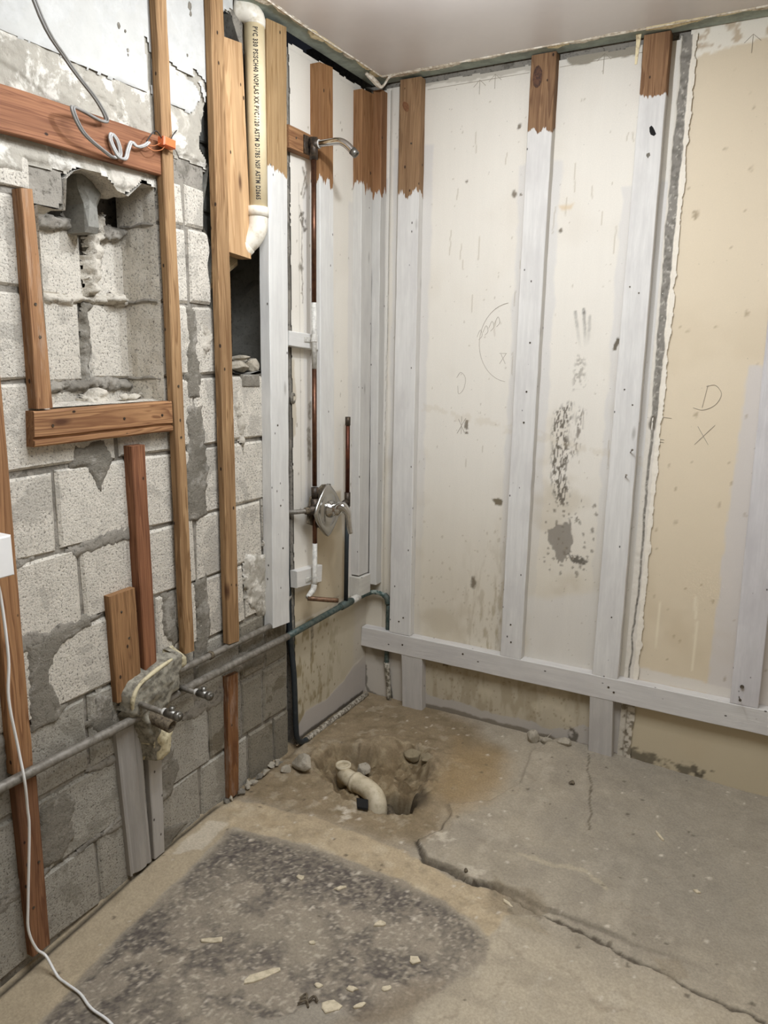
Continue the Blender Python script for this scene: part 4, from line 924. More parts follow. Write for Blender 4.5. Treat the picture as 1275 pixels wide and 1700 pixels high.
Wd = board('wall_stud', 'L', [(-.683, 2.405), (-.585, 2.415), (-.605, .522), (-.700, .530)], 0.0, .038, wood((140, 110, 72), (178, 148, 108), paint=2.0, paint_col=WP, rag=.03, grain=70, seed=5), 'white painted stud with bare striped top between the block wall and the corner', 'stud', seed=5)
X1 = board('nailer_board', 'L', [(-.567, 2.151), (-.408, 2.149), (-.408, 2.084), (-.568, 2.083)], 0.0, .030, wood(*T2, seed=6), 'short bare brown crosspiece carrying the shower arm elbow', 'board', seed=6)
K = board('wall_stud', 'L', [(-.405, 2.376), (-.325, 2.384), (-.312, .970), (-.405, .972)], 0.0, .038, wood((124, 84, 50), (160, 120, 80), paint=2.03, paint_col=WP, rag=.06, grain=30, seed=7), 'painted stud with bare brown top behind the shower arm and copper riser', 'stud', seed=7)
X2 = board('cross_block', 'L', [(-.579, 1.524), (-.408, 1.514), (-.408, 1.463), (-.580, 1.475)], 0.0, .030, wood(*T2, paint=5, paint_col=WP, seed=8), 'small white painted crosspiece clamping the copper riser halfway up', 'block', seed=8)
X3 = board('cross_block', 'L', [(-.547, .692), (-.384, .676), (-.389, .612), (-.545, .628)], 0.0, .030, wood(*T2, paint=5, paint_col=(218, 214, 206), seed=9), 'white painted crosspiece below the shower valve, above the copper stub', 'block', seed=9)
board('wall_stud', 'L', [(-.130, 2.376), (-.045, 2.382), (-.045, .563), (-.124, .567)], 0.0, .036, wood((120, 82, 50), (158, 118, 80), paint=2.06, paint_col=(206, 202, 194), rag=.05, seed=10), 'left of the two corner studs, ending on a white block', 'stud', seed=10)
X4 = board('cross_block', 'L', [(-.138, .561), (-.045, .557), (-.045, .472), (-.136, .475)], 0.0, .046, wood(*T2, paint=5, paint_col=(206, 201, 190), seed=11), 'white painted block in the corner directly under the left corner stud', 'block', seed=11)
board('wall_stud', 'B', [(.030, 2.394), (.068, 2.394), (.072, .512), (.037, .512)], 0.0, .044, wood((116, 78, 48), (152, 112, 76), paint=2.04, paint_col=(204, 200, 192), rag=.05, seed=12), 'right of the two corner studs, narrow, brown only at the top', 'stud', seed=12)
HB = board('header_board', 'L', [(-2.25, 1.972), (-1.121, 1.986), (-1.121, 1.893), (-2.25, 1.885)], 0.008, .028, wood(*TB, grain=60, seed=13), 'wide reddish-brown horizontal board above the wall opening with the grey cable in front', 'board', seed=13)
FS = board('niche_side_strip', 'L', [(-1.533, 1.786), (-1.504, 1.789), (-1.494, 1.323), (-1.537, 1.323)], 0.0, .030, wood(*T2, wash=.12, seed=14), 'short upright board on the left edge of the square wall opening', 'board', seed=14)
gp = [(0, 0), (0, .9), (.05, 1), (.17, 1), (.20, .78), (.26, .78), (.29, 1), (.95, 1), (1, .9), (1, 0)]
SL = board('sill_board', 'L', [(-1.545, 1.318), (-1.122, 1.321), (-1.122, 1.239), (-1.550, 1.238)], 0.0, .030, wood(*T2, seed=15), 'grooved horizontal board forming the bottom of the square wall opening', 'board', prof=gp, seed=15)
D_ = board('furring_strip', 'L', [(-1.272, 1.212), (-1.225, 1.212), (-1.222, .548), (-1.266, .548)], 0.0, .030, wood(*T3, grain=44, seed=16), 'reddish furring strip below the sill board, reaching down to the plumbing stubs', 'board', seed=16)
E_ = board('short_plank', 'L', [(-1.365, .831), (-1.278, .832), (-1.274, .526), (-1.360, .532)], 0.0, .022, wood((110, 78, 50), (164, 124, 84), grain=90, seed=17), 'short wide ribbed plank left of the reddish strip, above the plumbing stubs', 'board', seed=17)
G1 = board('wall_plank', 'L', [(-1.668, 1.420), (-1.612, 1.420), (-1.620, .486), (-1.672, .486)], 0.0, .024, wood(*T2, seed=18), 'upper bare plank at the far left edge, behind the white plastic box', 'board', seed=18)
G2 = board('wall_plank', 'L', [(-1.671, .464), (-1.615, .455), (-1.618, -.012), (-1.669, -.012)], 0.0, .024, wood((104, 68, 46), (148, 106, 74), seed=19), 'lower bare plank at the far left, from the grey pipe down to the floor', 'board', seed=19)
mp = [(0, 0), (0, .7), (.06, .85), (.12, .55), (.2, .55), (.3, .8), (.45, 1), (.7, 1), (.8, .75), (.9, .95), (1, .9), (1, 0)]
GP = (168, 162, 154)
board('painted_casing', 'L', [(-1.368, .456), (-1.288, .448), (-1.274, -.005), (-1.347, -.008)], 0.0, .020, wood(*T2, paint=5, paint_col=GP, seed=20), 'wide grey painted moulded trim board below the grey pipe, standing on the floor', 'trim board', prof=mp, seed=20)
board('painted_strip', 'L', [(-1.264, .347), (-1.212, .339), (-1.221, -.005), (-1.262, -.007)], 0.0, .020, wood(*T2, paint=5, paint_col=(176, 170, 162), seed=21), 'narrow grey painted strip right of the moulded trim board, standing on the floor', 'board', seed=21)
Js = board('furring_strip', 'L', [(-.920, .433), (-.866, .429), (-.881, .0), (-.927, .0)], 0.0, .020, wood((98, 62, 36), (140, 98, 62), wash=.15, seed=22), 'short weathered furring strip below the two grey pipes, down to the floor near the rubble', 'board', seed=22)
nails(G2, 'L', [(-1.63, .23), (-1.655, .12)], .024); nails(A, 'L', [(-1.10, 1.36), (-1.098, 1.22)], .035); nails(E_, 'L', [(-1.33, .78), (-1.31, .70)], .022)
nails(SL, 'L', [(-1.50, 1.283), (-1.29, 1.285), (-1.16, 1.285)], .030, mat=M['blackmetal']); nails(FS, 'L', [(-1.52, 1.55), (-1.515, 1.48)], .030)
nails(Wd, 'L', [(-.65, .95), (-.66, 1.22), (-.64, .80)], .038); nails(X1, 'L', [(-.53, 2.12)], .030)

# ------------------------------------------------------------------ studs and rail on the back wall
BW = ((122, 92, 64), (160, 128, 94)); UP = (216, 212, 205); LP = (206, 201, 194)
S1 = board('wall_stud', 'B', [(.139, 2.416), (.223, 2.416), (.232, .3165), (.134, .3165)], 0.0, .038, wood(*BW, paint=2.03, paint_col=UP, rag=.035, grain=24, seed=31), 'first full-height stud right of the corner on the back wall, brown knotty top', 'stud', seed=31)
S2 = board('wall_stud', 'B', [(.625, 2.42), (.709, 2.42), (.708, .3185), (.624, .3185)], 0.0, .038, wood((108, 78, 54), (156, 122, 88), paint=2.19, paint_col=UP, rag=.02, grain=26, seed=32), 'middle full-height stud on the back wall with a big dark knot in its brown top', 'stud', seed=32)
S3 = board('wall_stud', 'B', [(.981, 2.42), (1.060, 2.42), (1.069, .3205), (.978, .3205)], 0.0, .038, wood((110, 78, 52), (152, 116, 82), paint=2.245, paint_col=UP, rag=.016, grain=28, seed=33), 'back wall stud beside the beige panel, black hole in its white paint', 'stud', seed=33)
S4 = board('wall_stud', 'B', top_to([(1.414, 1.547), (1.500, 1.547), (1.524, .325), (1.438, .325)], 2.415), 0.0, .038, wood(*BW, paint=5, paint_col=(204, 199, 196), seed=34), 'white painted stud at the right edge of the picture', 'stud', seed=34)
RL = board('wall_rail', 'B', [(.004, .313), (2.40, .330), (2.40, .242), (.000, .226)], 0.0, .040, wood(*BW, paint=5, paint_col=LP, seed=35), 'long white painted horizontal rail low across the back wall', 'rail', seed=35)
Q1 = board('stud_stub', 'B', [(.194, .2275), (.289, .2285), (.296, -.006), (.204, -.006)], 0.0, .038, wood(*BW, paint=5, paint_col=(190, 184, 176), seed=36), 'short painted stud piece under the rail near the corner', 'stud', seed=36)
Q2 = board('stud_stub', 'B', [(.976, .233), (1.060, .2335), (1.073, -.003), (.986, -.003)], 0.0, .038, wood(*BW, paint=5, paint_col=(184, 178, 170), seed=37), 'short painted stud piece under the rail at the middle of the back wall', 'stud', seed=37)
# knot and holes that read as their own shapes
part(S2, 'knot', *prism('B', [(.650 + .016 * math.cos(a), 2.352 + .034 * math.sin(a)) for a in np.linspace(0, 6.28, 14)[:-1]], .036, .0386, .0004, .001), plain('dark_knot', (58, 34, 20), .7, c2=(96, 60, 36), scale=140))
part(S1, 'knot', *prism('B', [(.165 + .014 * math.cos(a + .5), 2.325 + .018 * math.sin(a)) for a in np.linspace(0, 6.28, 14)[:-1]], .036, .0386, .0004, .001), plain('brown_knot', (104, 66, 38), .7, c2=(126, 84, 52), scale=140))
part(S3, 'nail_hole', *prism('B', [(1.030 + .010 * math.cos(a + .5), 2.145 + .016 * math.sin(a)) for a in np.linspace(0, 6.28, 9)[:-1]], .036, .0386, .0004, .003), M['black'])
part(S3, 'nail_hole', *prism('B', [(1.023 + .005 * math.cos(a), 2.075 + .008 * math.sin(a)) for a in np.linspace(0, 6.28, 8)[:-1]], .036, .0385, .0004, .002), M['smear'])
def bent_nail(root, frame, p0, p1, n0, n1, r=.0018):
    a = W(frame, *p0, n0); b = W(frame, *p1, n1); dv = (b - a) / np.linalg.norm(b - a)
    V, F = merge([tube([a, b], r, 6), tube([b, b + dv * .002], r * 2.2, 8)]); part(root, 'nail', V, F, M['nail'])
bent_nail(S3, 'B', (1.045, 1.14), (1.055, 1.152), .036, .060); bent_nail(S3, 'B', (1.036, 1.055), (1.042, 1.065), .036, .054)
bent_nail(S4, 'B', (1.463, .352), (1.468, .357), .036, .075, .0022); bent_nail(S4, 'B', (1.466, .39), (1.468, .392), .036, .044, .003)
nails(RL, 'B', [(.47, .29), (1.04, .285), (1.06, .27), (.20, .272)], .040, .004, .0012)
nails(S2, 'B', [(.675, 1.50), (.672, 1.33), (.668, 1.22), (.66, .45), (.665, .38)], .038); nails(S1, 'B', [(.19, 2.2), (.18, .37), (.20, .39)], .038)
nails(S3, 'B', [(1.0, 1.68), (1.03, 1.66), (1.01, 1.35), (1.04, 1.30), (1.03, .55)], .038, .0028)

# ------------------------------------------------------------------ pipes
def ring_at(p, d, r, L=.02, seg=14):
    p = np.array(p, float); d = np.array(d, float); d /= np.linalg.norm(d); return tube([p - d * L / 2, p + d * L / 2], r, seg)
PX = .036
thing('water_pipe', 'long grey horizontal pipe along the whole left wall, turning green near the corner', 'pipe', [
    ('pipe_run', tube([(PX, -2.3, .485), (PX, -1.711, .482), (PX, -1.332, .473), (PX, -1.113, .480), (PX, -.617, .472)], .0125, 14, 6), M['galv'], True),
    ('pipe_run', tube([(PX, -.617, .472), (PX, -.233, .476), (PX, -.10, .475), (PX, -.03, .470)], .0120, 14, 4), M['patina'], True, 'green tarnished end of the pipe'),
    ('tee_fitting', tube([(PX, -.26, .476), (PX, -.19, .476)], .016, 14), M['patina'], True),
    ('coupling', ring_at((PX, -.15, .476), (0, 1, 0), .0155, .05), M['copperpaint'], True, 'white painted pipe coupling')])
thing('water_pipe', 'shorter grey pipe above the long one, ending at the foot of the white stud', 'pipe', [
    ('pipe_run', tube([(.024, -1.19, .540), (.024, -.93, .537), (.024, -.701, .535)], .0105, 14, 5), M['galv'], True),
    ('pipe_strap', ring_at((.024, -1.0, .538), (0, 1, 0), .013, .012), M['rust'], True)])
DP = (-.548, 0.004)
thing('drain_line', 'dark upright pipe in the gap beside the white stud, bending along the floor', 'pipe', [
    ('riser', tube([(-.026, -.530, 1.255), (-.026, -.532, .9), (-.010, -.541, .47), (.012, -.548, .30), (.020, -.550, .10), (.022, -.545, .040), (.024, -.52, .012), (.026, -.48, .008)], .0105, 12, 6), M['darkpipe'], True),
    ('floor_run', tube([(.026, -.49, .008), (.026, -.25, .006), (.026, -.03, .004)], .0115, 12, 4), plain('paint_flecked_pipe', (176, 168, 152), .7, c2=(92, 82, 68), scale=90, thr=(.42, .58), bstr=.5), True, 'paint flecked pipe run on the floor')])
cx_, cy_ = .050, -.462
thing('copper_riser', 'tall copper pipe rising from the shower valve to the shower arm elbow', 'pipe', [
    ('pipe_upper', tube([(cx_, -.460, 2.068), (cx_, -.462, 1.62)], .0085, 14), M['copper'], True),
    ('pipe_painted', tube([(cx_, -.462, 1.62), (cx_, -.462, 1.40)], .0088, 14), M['copperpaint'], True, 'white paint on the copper pipe'),
    ('pipe_middle', tube([(cx_, -.462, 1.40), (cx_, -.463, .990)], .0085, 14), M['copper'], True),
    ('clamp', merge([ring_at((cx_, -.462, 1.498), (0, 0, 1), .0115, .014), prism('L', [(-.495, 1.49), (-.43, 1.49), (-.43, 1.506), (-.495, 1.506)], .030, .034, .001)]), M['copperpaint'], False)])
thing('tub_spout_pipe', 'short copper pipe below the shower valve ending in an open stub that points right', 'pipe', [
    ('pipe_lower', tube([(cx_, -.463, .885), (cx_, -.463, .78)], .0085, 14), M['copper'], True),
    ('pipe_end', tube([(cx_, -.463, .78), (cx_, -.465, .64), (cx_, -.468, .625)], .0088, 14), M['copperpaint'], True, 'white painted lower end'),
    ('clamp', merge([ring_at((cx_, -.463, .645), (0, 0, 1), .0115, .012), prism('L', [(-.495, .638), (-.43, .638), (-.43, .652), (-.495, .652)], .030, .034, .001)]), M['copperpaint'], False),
    ('elbow', tube([(.050, -.468, .625), (.050, -.476, .607), (.052, -.498, .598), (.055, -.515, .590)], [.011, .011, .010, .010], 14, 4), M['copperpaint'], True),
    ('stub', tube([(.055, -.517, .588), (.105, -.472, .578), (.135, -.440, .571)], .0088, 14, 3, bore=.75), plain('dull_copper', (128, 98, 74), .5, .6, c2=(92, 70, 54), scale=70), True)])
thing('shower_arm', 'bent chrome shower arm sticking out of the wall at the top of the copper riser', 'shower arm', [  # shower arm with its drop elbow
    ('drop_elbow', merge([tube([(.050, -.460, 2.135), (.050, -.460, 2.07)], .0135, 14), tube([(.036, -.460, 2.115), (.070, -.458, 2.115)], .0145, 14), prism('L', [(-.49, 2.085), (-.43, 2.085), (-.43, 2.14), (-.49, 2.14)], .030, .036, .002)]), M['blackmetal'], True, 'dark bronze drop elbow'),
    ('collar', tube([(.066, -.458, 2.115), (.072, -.458, 2.115)], .0135, 16), M['copperpaint'], True),
    ('arm', tube([(.070, -.458, 2.115), (.10, -.456, 2.116), (.130, -.452, 2.117), (.150, -.449, 2.114), (.168, -.445, 2.103), (.186, -.440, 2.085)], .0114, 16, 6), M['chrome'], True),
    ('thread_end', tube([(.184, -.4405, 2.087), (.198, -.437, 2.073)], [.0128, .0122], 16, bore=.72), M['dullchrome'], True)])

# shower valve
def place(VF, org, rx=0.0, rz=0.0):
    V, F = VF; m3 = np.array(Matrix.Rotation(rz, 3, 'Z') @ Matrix.Rotation(rx, 3, 'X')); return V @ m3.T + np.array(org), F
vc = (.074, -.418, .897)
def plate():
    prof = [(.0, 1.0), (.004, 1.0), (.008, .96), (.010, .80), (.0085, .66), (.0085, .62), (.012, .56), (.014, .30), (.014, .02)]; V = []; F = []; seg = 48
    for a, s in prof:
        for k in range(seg):
            t = 2 * math.pi * k / seg; c, sn = math.cos(t), math.sin(t)
            sq = 1.28 if s > .7 else (1.28 + (2 - 1.28) * min(1, (.8 - s) / .18) if s > .62 else 2.0)
            den = (abs(c) ** sq + abs(sn) ** sq) ** (1 / sq)
            V.append((a, .088 * s * c / den, .098 * s * sn / den))
    for i in range(len(prof) - 1):
        for k in range(seg):
            l = (k + 1) % seg; F.append([i * seg + k, i * seg + l, (i + 1) * seg + l, (i + 1) * seg + k])
    F.append(list(range(seg))[::-1]); F.append([(len(prof) - 1) * seg + k for k in range(seg)]); return np.array(V), F
sv = thing('shower_valve', 'chrome shower mixer with pointed oval plate and drooping lever on the left wall', 'faucet', [
    ('valve_body', merge([tube([(.050, -.462, .945), (.050, -.462, .985)], .013, 14), tube([(.050, -.462, .89), (.050, -.462, .945)], .019, 14), tube([(.050, -.50, .905), (.050, -.34, .905)], .017, 14), tube([(.045, -.42, .905), (.080, -.42, .905)], .028, 16)]), M['blackmetal'], True, 'dark bronze valve body'),
    ('mounting_bracket', prism('L', [(-.50, .86), (-.478, .95), (-.40, .985), (-.345, .98), (-.345, .84), (-.43, .83)], .038, .044, .002), M['rust'], False),
    ('trim_plate', place(plate(), vc, 0, 0), M['platechrome'], True, 'chrome pointed oval plate'),
    ('hub', place(lathe([(.008, .033), (.02, .031), (.026, .024), (.040, .022), (.052, .020), (.058, .014), (.060, .004)], 24), (vc[0], vc[1], vc[2] + .006)), M['chrome'], True),
    ('lever', tube([(vc[0] + .030, -.418, .908), (vc[0] + .048, -.417, .914), (vc[0] + .064, -.413, .914), (vc[0] + .078, -.408, .898), (vc[0] + .083, -.405, .872), (vc[0] + .084, -.402, .845), (vc[0] + .089, -.400, .818)], [.020, .020, .019, .013, .010, .010, .0085], 14, 5), M['chrome'], True)])
for o_ in sv.children:
    if o_.name.startswith('lever'): o_.parent = [h for h in sv.children if h.name.startswith('hub')][0]
thing('supply_pipe', 'short dull pipe from the dark riser to the left side of the shower valve', 'pipe', [
    ('pipe', tube([(-.006, -.548, .905), (.020, -.535, .905), (.050, -.498, .907)], .0085, 12, 4), M['galv'], True),
    ('union', tube([(.040, -.510, .906), (.050, -.492, .907)], .0125, 10), M['rust'], True)])
hx = .030
thing('capped_riser', 'capped dark copper pipe right of the shower valve, blackened below its tee', 'pipe', [
    ('copper_stub', tube([(hx, -.206, 1.20), (hx, -.206, .915)], .0085, 14), plain('dark_copper', (96, 52, 34), .45, .7, c2=(70, 40, 30), scale=30), True),
    ('cap', tube([(hx, -.206, 1.185), (hx, -.206, 1.217)], .0102, 14), M['blackmetal'], True),
    ('tee', merge([tube([(hx, -.206, .87), (hx, -.206, .925)], .0115, 14), tube([(hx, -.206, .893), (hx + .004, -.245, .886)], .0105, 12)]), M['blackmetal'], True),
    ('side_link', tube([(hx + .002, -.235, .888), (.046, -.29, .880), (.050, -.345, .895)], .0082, 12, 4), M['dullchrome'], True),
    ('lower_pipe', tube([(hx, -.206, .87), (hx + .001, -.212, .70), (PX, -.224, .485)], .0088, 14), M['darkpipe'], True, 'blackened lower pipe')])
thing('corner_pipe', 'green tarnished pipe turning through the corner and down behind the rail', 'pipe', [
    ('cross_run', tube([(.040, -.035, .470), (.055, -.030, .474), (.085, -.026, .472), (.108, -.024, .462)], .0095, 12, 5), plain('painted_green_pipe', (150, 156, 146), .7, .1, c2=(52, 76, 70), scale=80, thr=(.42, .6), bstr=.4), True),
    ('elbow', tube([(.10, -.024, .468), (.114, -.022, .455), (.118, -.020, .43)], .0125, 12, 4), M['patina'], True),
    ('down_pipe', tube([(.118, -.018, .43), (.116, -.014, .32), (.112, -.013, .20), (.113, -.013, .14)], .0095, 12, 4), M['patina'], True),
    ('floor_leg', tube([(.113, -.013, .165), (.122, -.013, .08), (.128, -.014, -.01)], [.0125, .010, .0105], 12, 4), plain('painted_pipe_leg', (176, 168, 152), .8, c2=(96, 88, 72), scale=70, thr=(.45, .6), bstr=.6), True, 'paint covered foot of the pipe')])

# PVC stack with its printed line
px_, py_ = .018, -.716
pvc_pieces = [('pipe', tube([(px_, py_, 2.40), (px_, py_, 1.875)], .0295, 32), M['pvc'], True),
    ('upper_elbow', tube([(px_, py_, 2.375), (px_, py_, 2.395), (px_ - .012, py_ - .018, 2.41), (px_ - .04, py_ - .04, 2.415)], .031, 22, 4), M['pvcw'], True, 'white fitting at the ceiling'),
    ('lower_coupling', tube([(px_, py_ - .002, 1.882), (px_, py_ - .003, 1.855)], .0345, 26), M['pvcw'], True),
    ('lower_elbow', tube([(px_, py_ - .003, 1.860), (px_ - .001, py_ - .004, 1.825), (px_ - .012, py_ - .012, 1.796), (px_ - .032, py_ - .028, 1.772)], .0315, 24, 5), M['pvcw'], True),
    ('elbow_rim', tube([(px_ - .028, py_ - .024, 1.778), (px_ - .046, py_ - .036, 1.756)], .0345, 24), M['pvcw'], True)]
pvc = thing('drain_pipe', 'cream plastic pipe with a printed line of lettering between the plank and the white stud', 'pipe', pvc_pieces)
def pipe_text(txt, size, z_top, ang0):
    cu = bpy.data.curves.new('lettering', 'FONT'); cu.body = txt; cu.size = size; cu.align_y = 'CENTER'; cu.offset = .0006; cu.space_character = 1.15; cu.resolution_u = 2
    to = bpy.data.objects.new('tmp', cu); C.objects.link(to); dg = bpy.context.evaluated_depsgraph_get(); dg.update()
    me = bpy.data.meshes.new_from_object(to.evaluated_get(dg)); bpy.data.objects.remove(to)
    V = np.array([v.co[:] for v in me.vertices]); F = [list(p.vertices) for p in me.polygons]; rr = .0302
    V[:, 0] *= (z_top - 1.90) / (V[:, 0].max())
    a = ang0 + V[:, 1] / rr
    P = np.stack([px_ + rr * np.cos(a), py_ + rr * np.sin(a), z_top - V[:, 0]], 1); return P, F
part(pvc, 'lettering', *pipe_text('PVC 330 PSISCH40 NOPLAS XX PVC1120 ASTM D1785 NSF ASTM D2665', .019, 2.365, -.86), M['ink'])

# ------------------------------------------------------------------ basin rough-in
LC = (-1.25, .46)
lump = [(-1.345, .545), (-1.33, .578), (-1.28, .598), (-1.22, .612), (-1.155, .615), (-1.125, .60), (-1.13, .555), (-1.16, .545), (-1.155, .50), (-1.19, .49), (-1.20, .47), (-1.195, .43), (-1.205, .33), (-1.25, .31), (-1.285, .318), (-1.30, .40), (-1.31, .45), (-1.345, .49)]
def lumpy(poly, h, seed, step=.006, rag=.012, base=.0):
    P = np.array(poly); c = Canvas(ar(P[:, 0].min() - .02, P[:, 0].max() + .02, step), ar(P[:, 1].min() - .02, P[:, 1].max() + .02, step), (0, 0, 0))
    d = c.sd(poly, rag, 26, seed); c.H = h * smooth(-.003, .014, d) * (1 + .25 * fbm(c.U, c.V, 22, 4, seed)) + base; c.K &= d > -.004
    nu, nv = c.U.shape; co = W('L', c.U, c.V, c.H).reshape(-1, 3); idx = np.arange(nu * nv).reshape(nu, nv)
    q = np.stack([idx[:-1, :-1], idx[1:, :-1], idx[1:, 1:], idx[:-1, 1:]], -1); k = c.K[:-1, :-1] & c.K[1:, :-1] & c.K[1:, 1:] & c.K[:-1, 1:]; q = q[k]
    used = np.zeros(nu * nv, bool); used[q.ravel()] = True; rm_ = np.cumsum(used) - 1; return co[used], rm_[q].tolist()
def stopvalve(y, z, x1, r=.0078):
    return [('supply_stub', tube([(.03, y, z), (x1 - .02, y - .001, z - .002)], r, 14), M['galv'], True),
            ('nut', ring_at((x1 - .038, y, z), (1, 0, 0), r * 1.35, .006), M['copperpaint'], True),
            ('valve_barrel', merge([tube([(x1 - .030, y, z), (x1 + .004, y, z)], r * 1.5, 14), tube([(x1 - .012, y, z), (x1 - .012, y + .004, z + .020)], r * .95, 12)]), M['dullchrome'], True, 'chrome stop valve barrel'),
            ('valve_knob', merge([tube([(x1 + .002, y, z), (x1 + .018, y, z)], [.011, .0135, .0135, .012], 16, 3), tube([(x1 + .016, y, z), (x1 + .021, y, z)], .006, 12)]), M['dullchrome'], True)]
bx = thing('basin_rough_in', 'lumpy sealant patch with torn cream facing around the plumbing stubs on the block wall', 'sealant patch', [
    ('sealant', lumpy(lump, .056, 3), M['foam'], True),
    ('cream_face', lumpy([(-1.292, .41), (-1.24, .425), (-1.20, .41), (-1.205, .325), (-1.25, .312), (-1.282, .325)], .060, 5, rag=.008), M['creamfoam'], True, 'torn cream facing'),
    ('cream_face', lumpy([(-1.17, .61), (-1.13, .61), (-1.128, .56), (-1.16, .55)], .060, 6, rag=.006), M['creamfoam'], True),
    ('cream_rim', tube([(.045, -1.332, .50), (.052, -1.336, .54), (.052, -1.31, .572), (.054, -1.25, .592), (.054, -1.19, .602)], [.004, .007, .005, .007, .004], 7, 5), M['creamfoam'], True)])
thing('stop_valve', 'left water stop valve on a pipe stub sticking out above the waste pipe', 'valve', stopvalve(-1.316, .520, .182))
thing('stop_valve', 'right water stop valve on a pipe stub beside the cream sealant', 'valve', stopvalve(-1.150, .497, .140, .0075))
o = mesh_obj('waste_pipe', *tube([(.03, -1.272, .468), (.07, -1.270, .458), (.118, -1.266, .447)], [.021, .019, .0185], 18, 3, bore=.8), M['rust'], smooth_=True); tag(o, 'corroded open waste pipe below the left stop valve', 'pipe')

# ------------------------------------------------------------------ cables, box, cord
def twin(pts, r, gap, seg=8, curve=6):
    P = [np.array(p, float) for p in pts]
    return merge([tube([p + np.array([0, gap, 0]) for p in P], r, seg, curve), tube([p - np.array([0, gap, 0]) for p in P], r, seg, curve)])
cab = [(.12, -1.53, 2.135 + .28), (.115, -1.53, 2.125), (.085, -1.44, 2.052), (.060, -1.345, 2.004), (.045, -1.305, 1.975), (.045, -1.325, 1.968), (.055, -1.385, 1.972), (.068, -1.418, 1.965), (.060, -1.385, 1.925), (.040, -1.305, 1.903), (.036, -1.283, 1.899)]
cab[0] = (.125, -1.64, 2.415); cab[1] = (.118, -1.535, 2.125)
thing('electric_cable', 'grey twin cable looping down over the reddish-brown header board to the orange connector', 'cable', [
    ('sheath', twin(cab, .0032, .0034), M['cable'], True),
    ('loop', twin([(.036, -1.283, 1.899), (.036, -1.262, 1.908), (.038, -1.268, 1.935), (.038, -1.285, 1.950), (.038, -1.290, 1.935), (.040, -1.272, 1.905), (.040, -1.250, 1.903), (.040, -1.240, 1.925), (.040, -1.228, 1.945), (.042, -1.212, 1.938), (.045, -1.19, 1.946), (.046, -1.178, 1.956)], .0030, .0030, 8, 5), plain('pale_grey_cable', (168, 164, 158), .45, var=.1), True, 'pale grey coiled end')])
thing('wire_connector', 'small orange plastic connector with thin wires on the first long furring strip', 'connector', [
    ('housing', prism('L', [(-1.142, 1.957), (-1.100, 1.955), (-1.098, 1.976), (-1.140, 1.978)], .040, .062, .003), M['orange'], False),
    ('black_wire', tube([(.046, -1.186, 1.955), (.052, -1.170, 1.978), (.052, -1.155, 1.985), (.052, -1.138, 1.972)], .0016, 6, 5), M['wire'], True),
    ('black_wire', tube([(.050, -1.108, 1.975), (.050, -1.098, 1.99), (.046, -1.080, 2.006)], .0014, 6, 5), M['wire'], True),
    ('copper_wire', tube([(.046, -1.186, 1.948), (.050, -1.165, 1.950), (.052, -1.142, 1.962)], .0013, 6, 5), M['copperwire'], True),
    ('copper_wire', tube([(.046, -1.186, 1.944), (.052, -1.168, 1.938), (.055, -1.145, 1.945), (.054, -1.132, 1.957)], .0013, 6, 5), M['copperwire'], True),
    ('grey_wire', tube([(.050, -1.100, 1.962), (.046, -1.085, 1.957), (.030, -1.06, 1.95)], .0018, 6, 5), M['cable'], True)])
def rbox(lo, hi, ch=.004):
    return prism('L', [(lo[1], lo[2]), (hi[1], lo[2]), (hi[1], hi[2]), (lo[1], hi[2])], lo[0], hi[0], ch)
thing('adapter_box', 'white plastic box at the left edge of the picture with a white cord below it', 'adapter', [
    ('housing', rbox((.025, -1.80, .977), (.082, -1.661, 1.066)), M['white_plastic'], False)])
cord = [(.050, -1.69, .985), (.045, -1.676, .934), (.045, -1.671, .785), (.045, -1.680, .687), (.045, -1.669, .563), (.056, -1.668, .480), (.045, -1.660, .40), (.042, -1.659, .34), (.036, -1.675, .158), (.034, -1.680, .08), (.040, -1.668, .02), (.055, -1.655, -.005)]
cordf = [(x, y, floor_h(x, y) + .006) for x, y in ((.10, -1.66), (.142, -1.667), (.20, -1.675), (.261, -1.695), (.363, -1.715), (.50, -1.80))]
o = mesh_obj('power_cord', *tube(cord + cordf, .0033, 8, 6), M['white_plastic'], smooth_=True); tag(o, 'thin white cord hanging down the left planks and trailing over the floor', 'cord')

# ------------------------------------------------------------------ floor drain, rocks, flakes
hz = -.045
thing('floor_trap', 'cream plastic drain trap sunk in the muddy hole in the floor', 'drain', [
    ('inlet_socket', merge([tube([(.235, -.560, -.06), (.235, -.560, -.002)], .024, 22), tube([(.235, -.560, -.010), (.235, -.560, .004)], .028, 22, bore=.80)]), M['trap'], True),
    ('coupling', tube([(.240, -.570, -.030), (.305, -.590, -.030)], .029, 20), M['trap'], True),
    ('collar', tube([(.300, -.589, -.030), (.312, -.592, -.030)], .036, 20), M['trap'], True),
    ('trap_bend', tube([(.300, -.588, -.030), (.350, -.600, -.030), (.395, -.616, -.038), (.420, -.635, -.065), (.425, -.650, -.12)], .033, 22, 6), M['trap'], True)])
o = mesh_obj('broken_pipe', *tube([(.42, -.56, -.11), (.50, -.65, -.105), (.54, -.70, -.10)], .016, 10), M['rust'], smooth_=True); tag(o, 'dark old pipe lying in the bottom of the muddy hole', 'pipe')
o = mesh_obj('dark_gap_sheet', *prism('F', [(.385, -.725), (.425, -.715), (.450, -.755), (.415, -.765)], .004, .012, .001, .003), M['black']); tag(o, 'small black sheet standing in for the shaded gap in front of the drain trap', 'dark gap')  # flat black sheet in place of the shaded gap by the trap
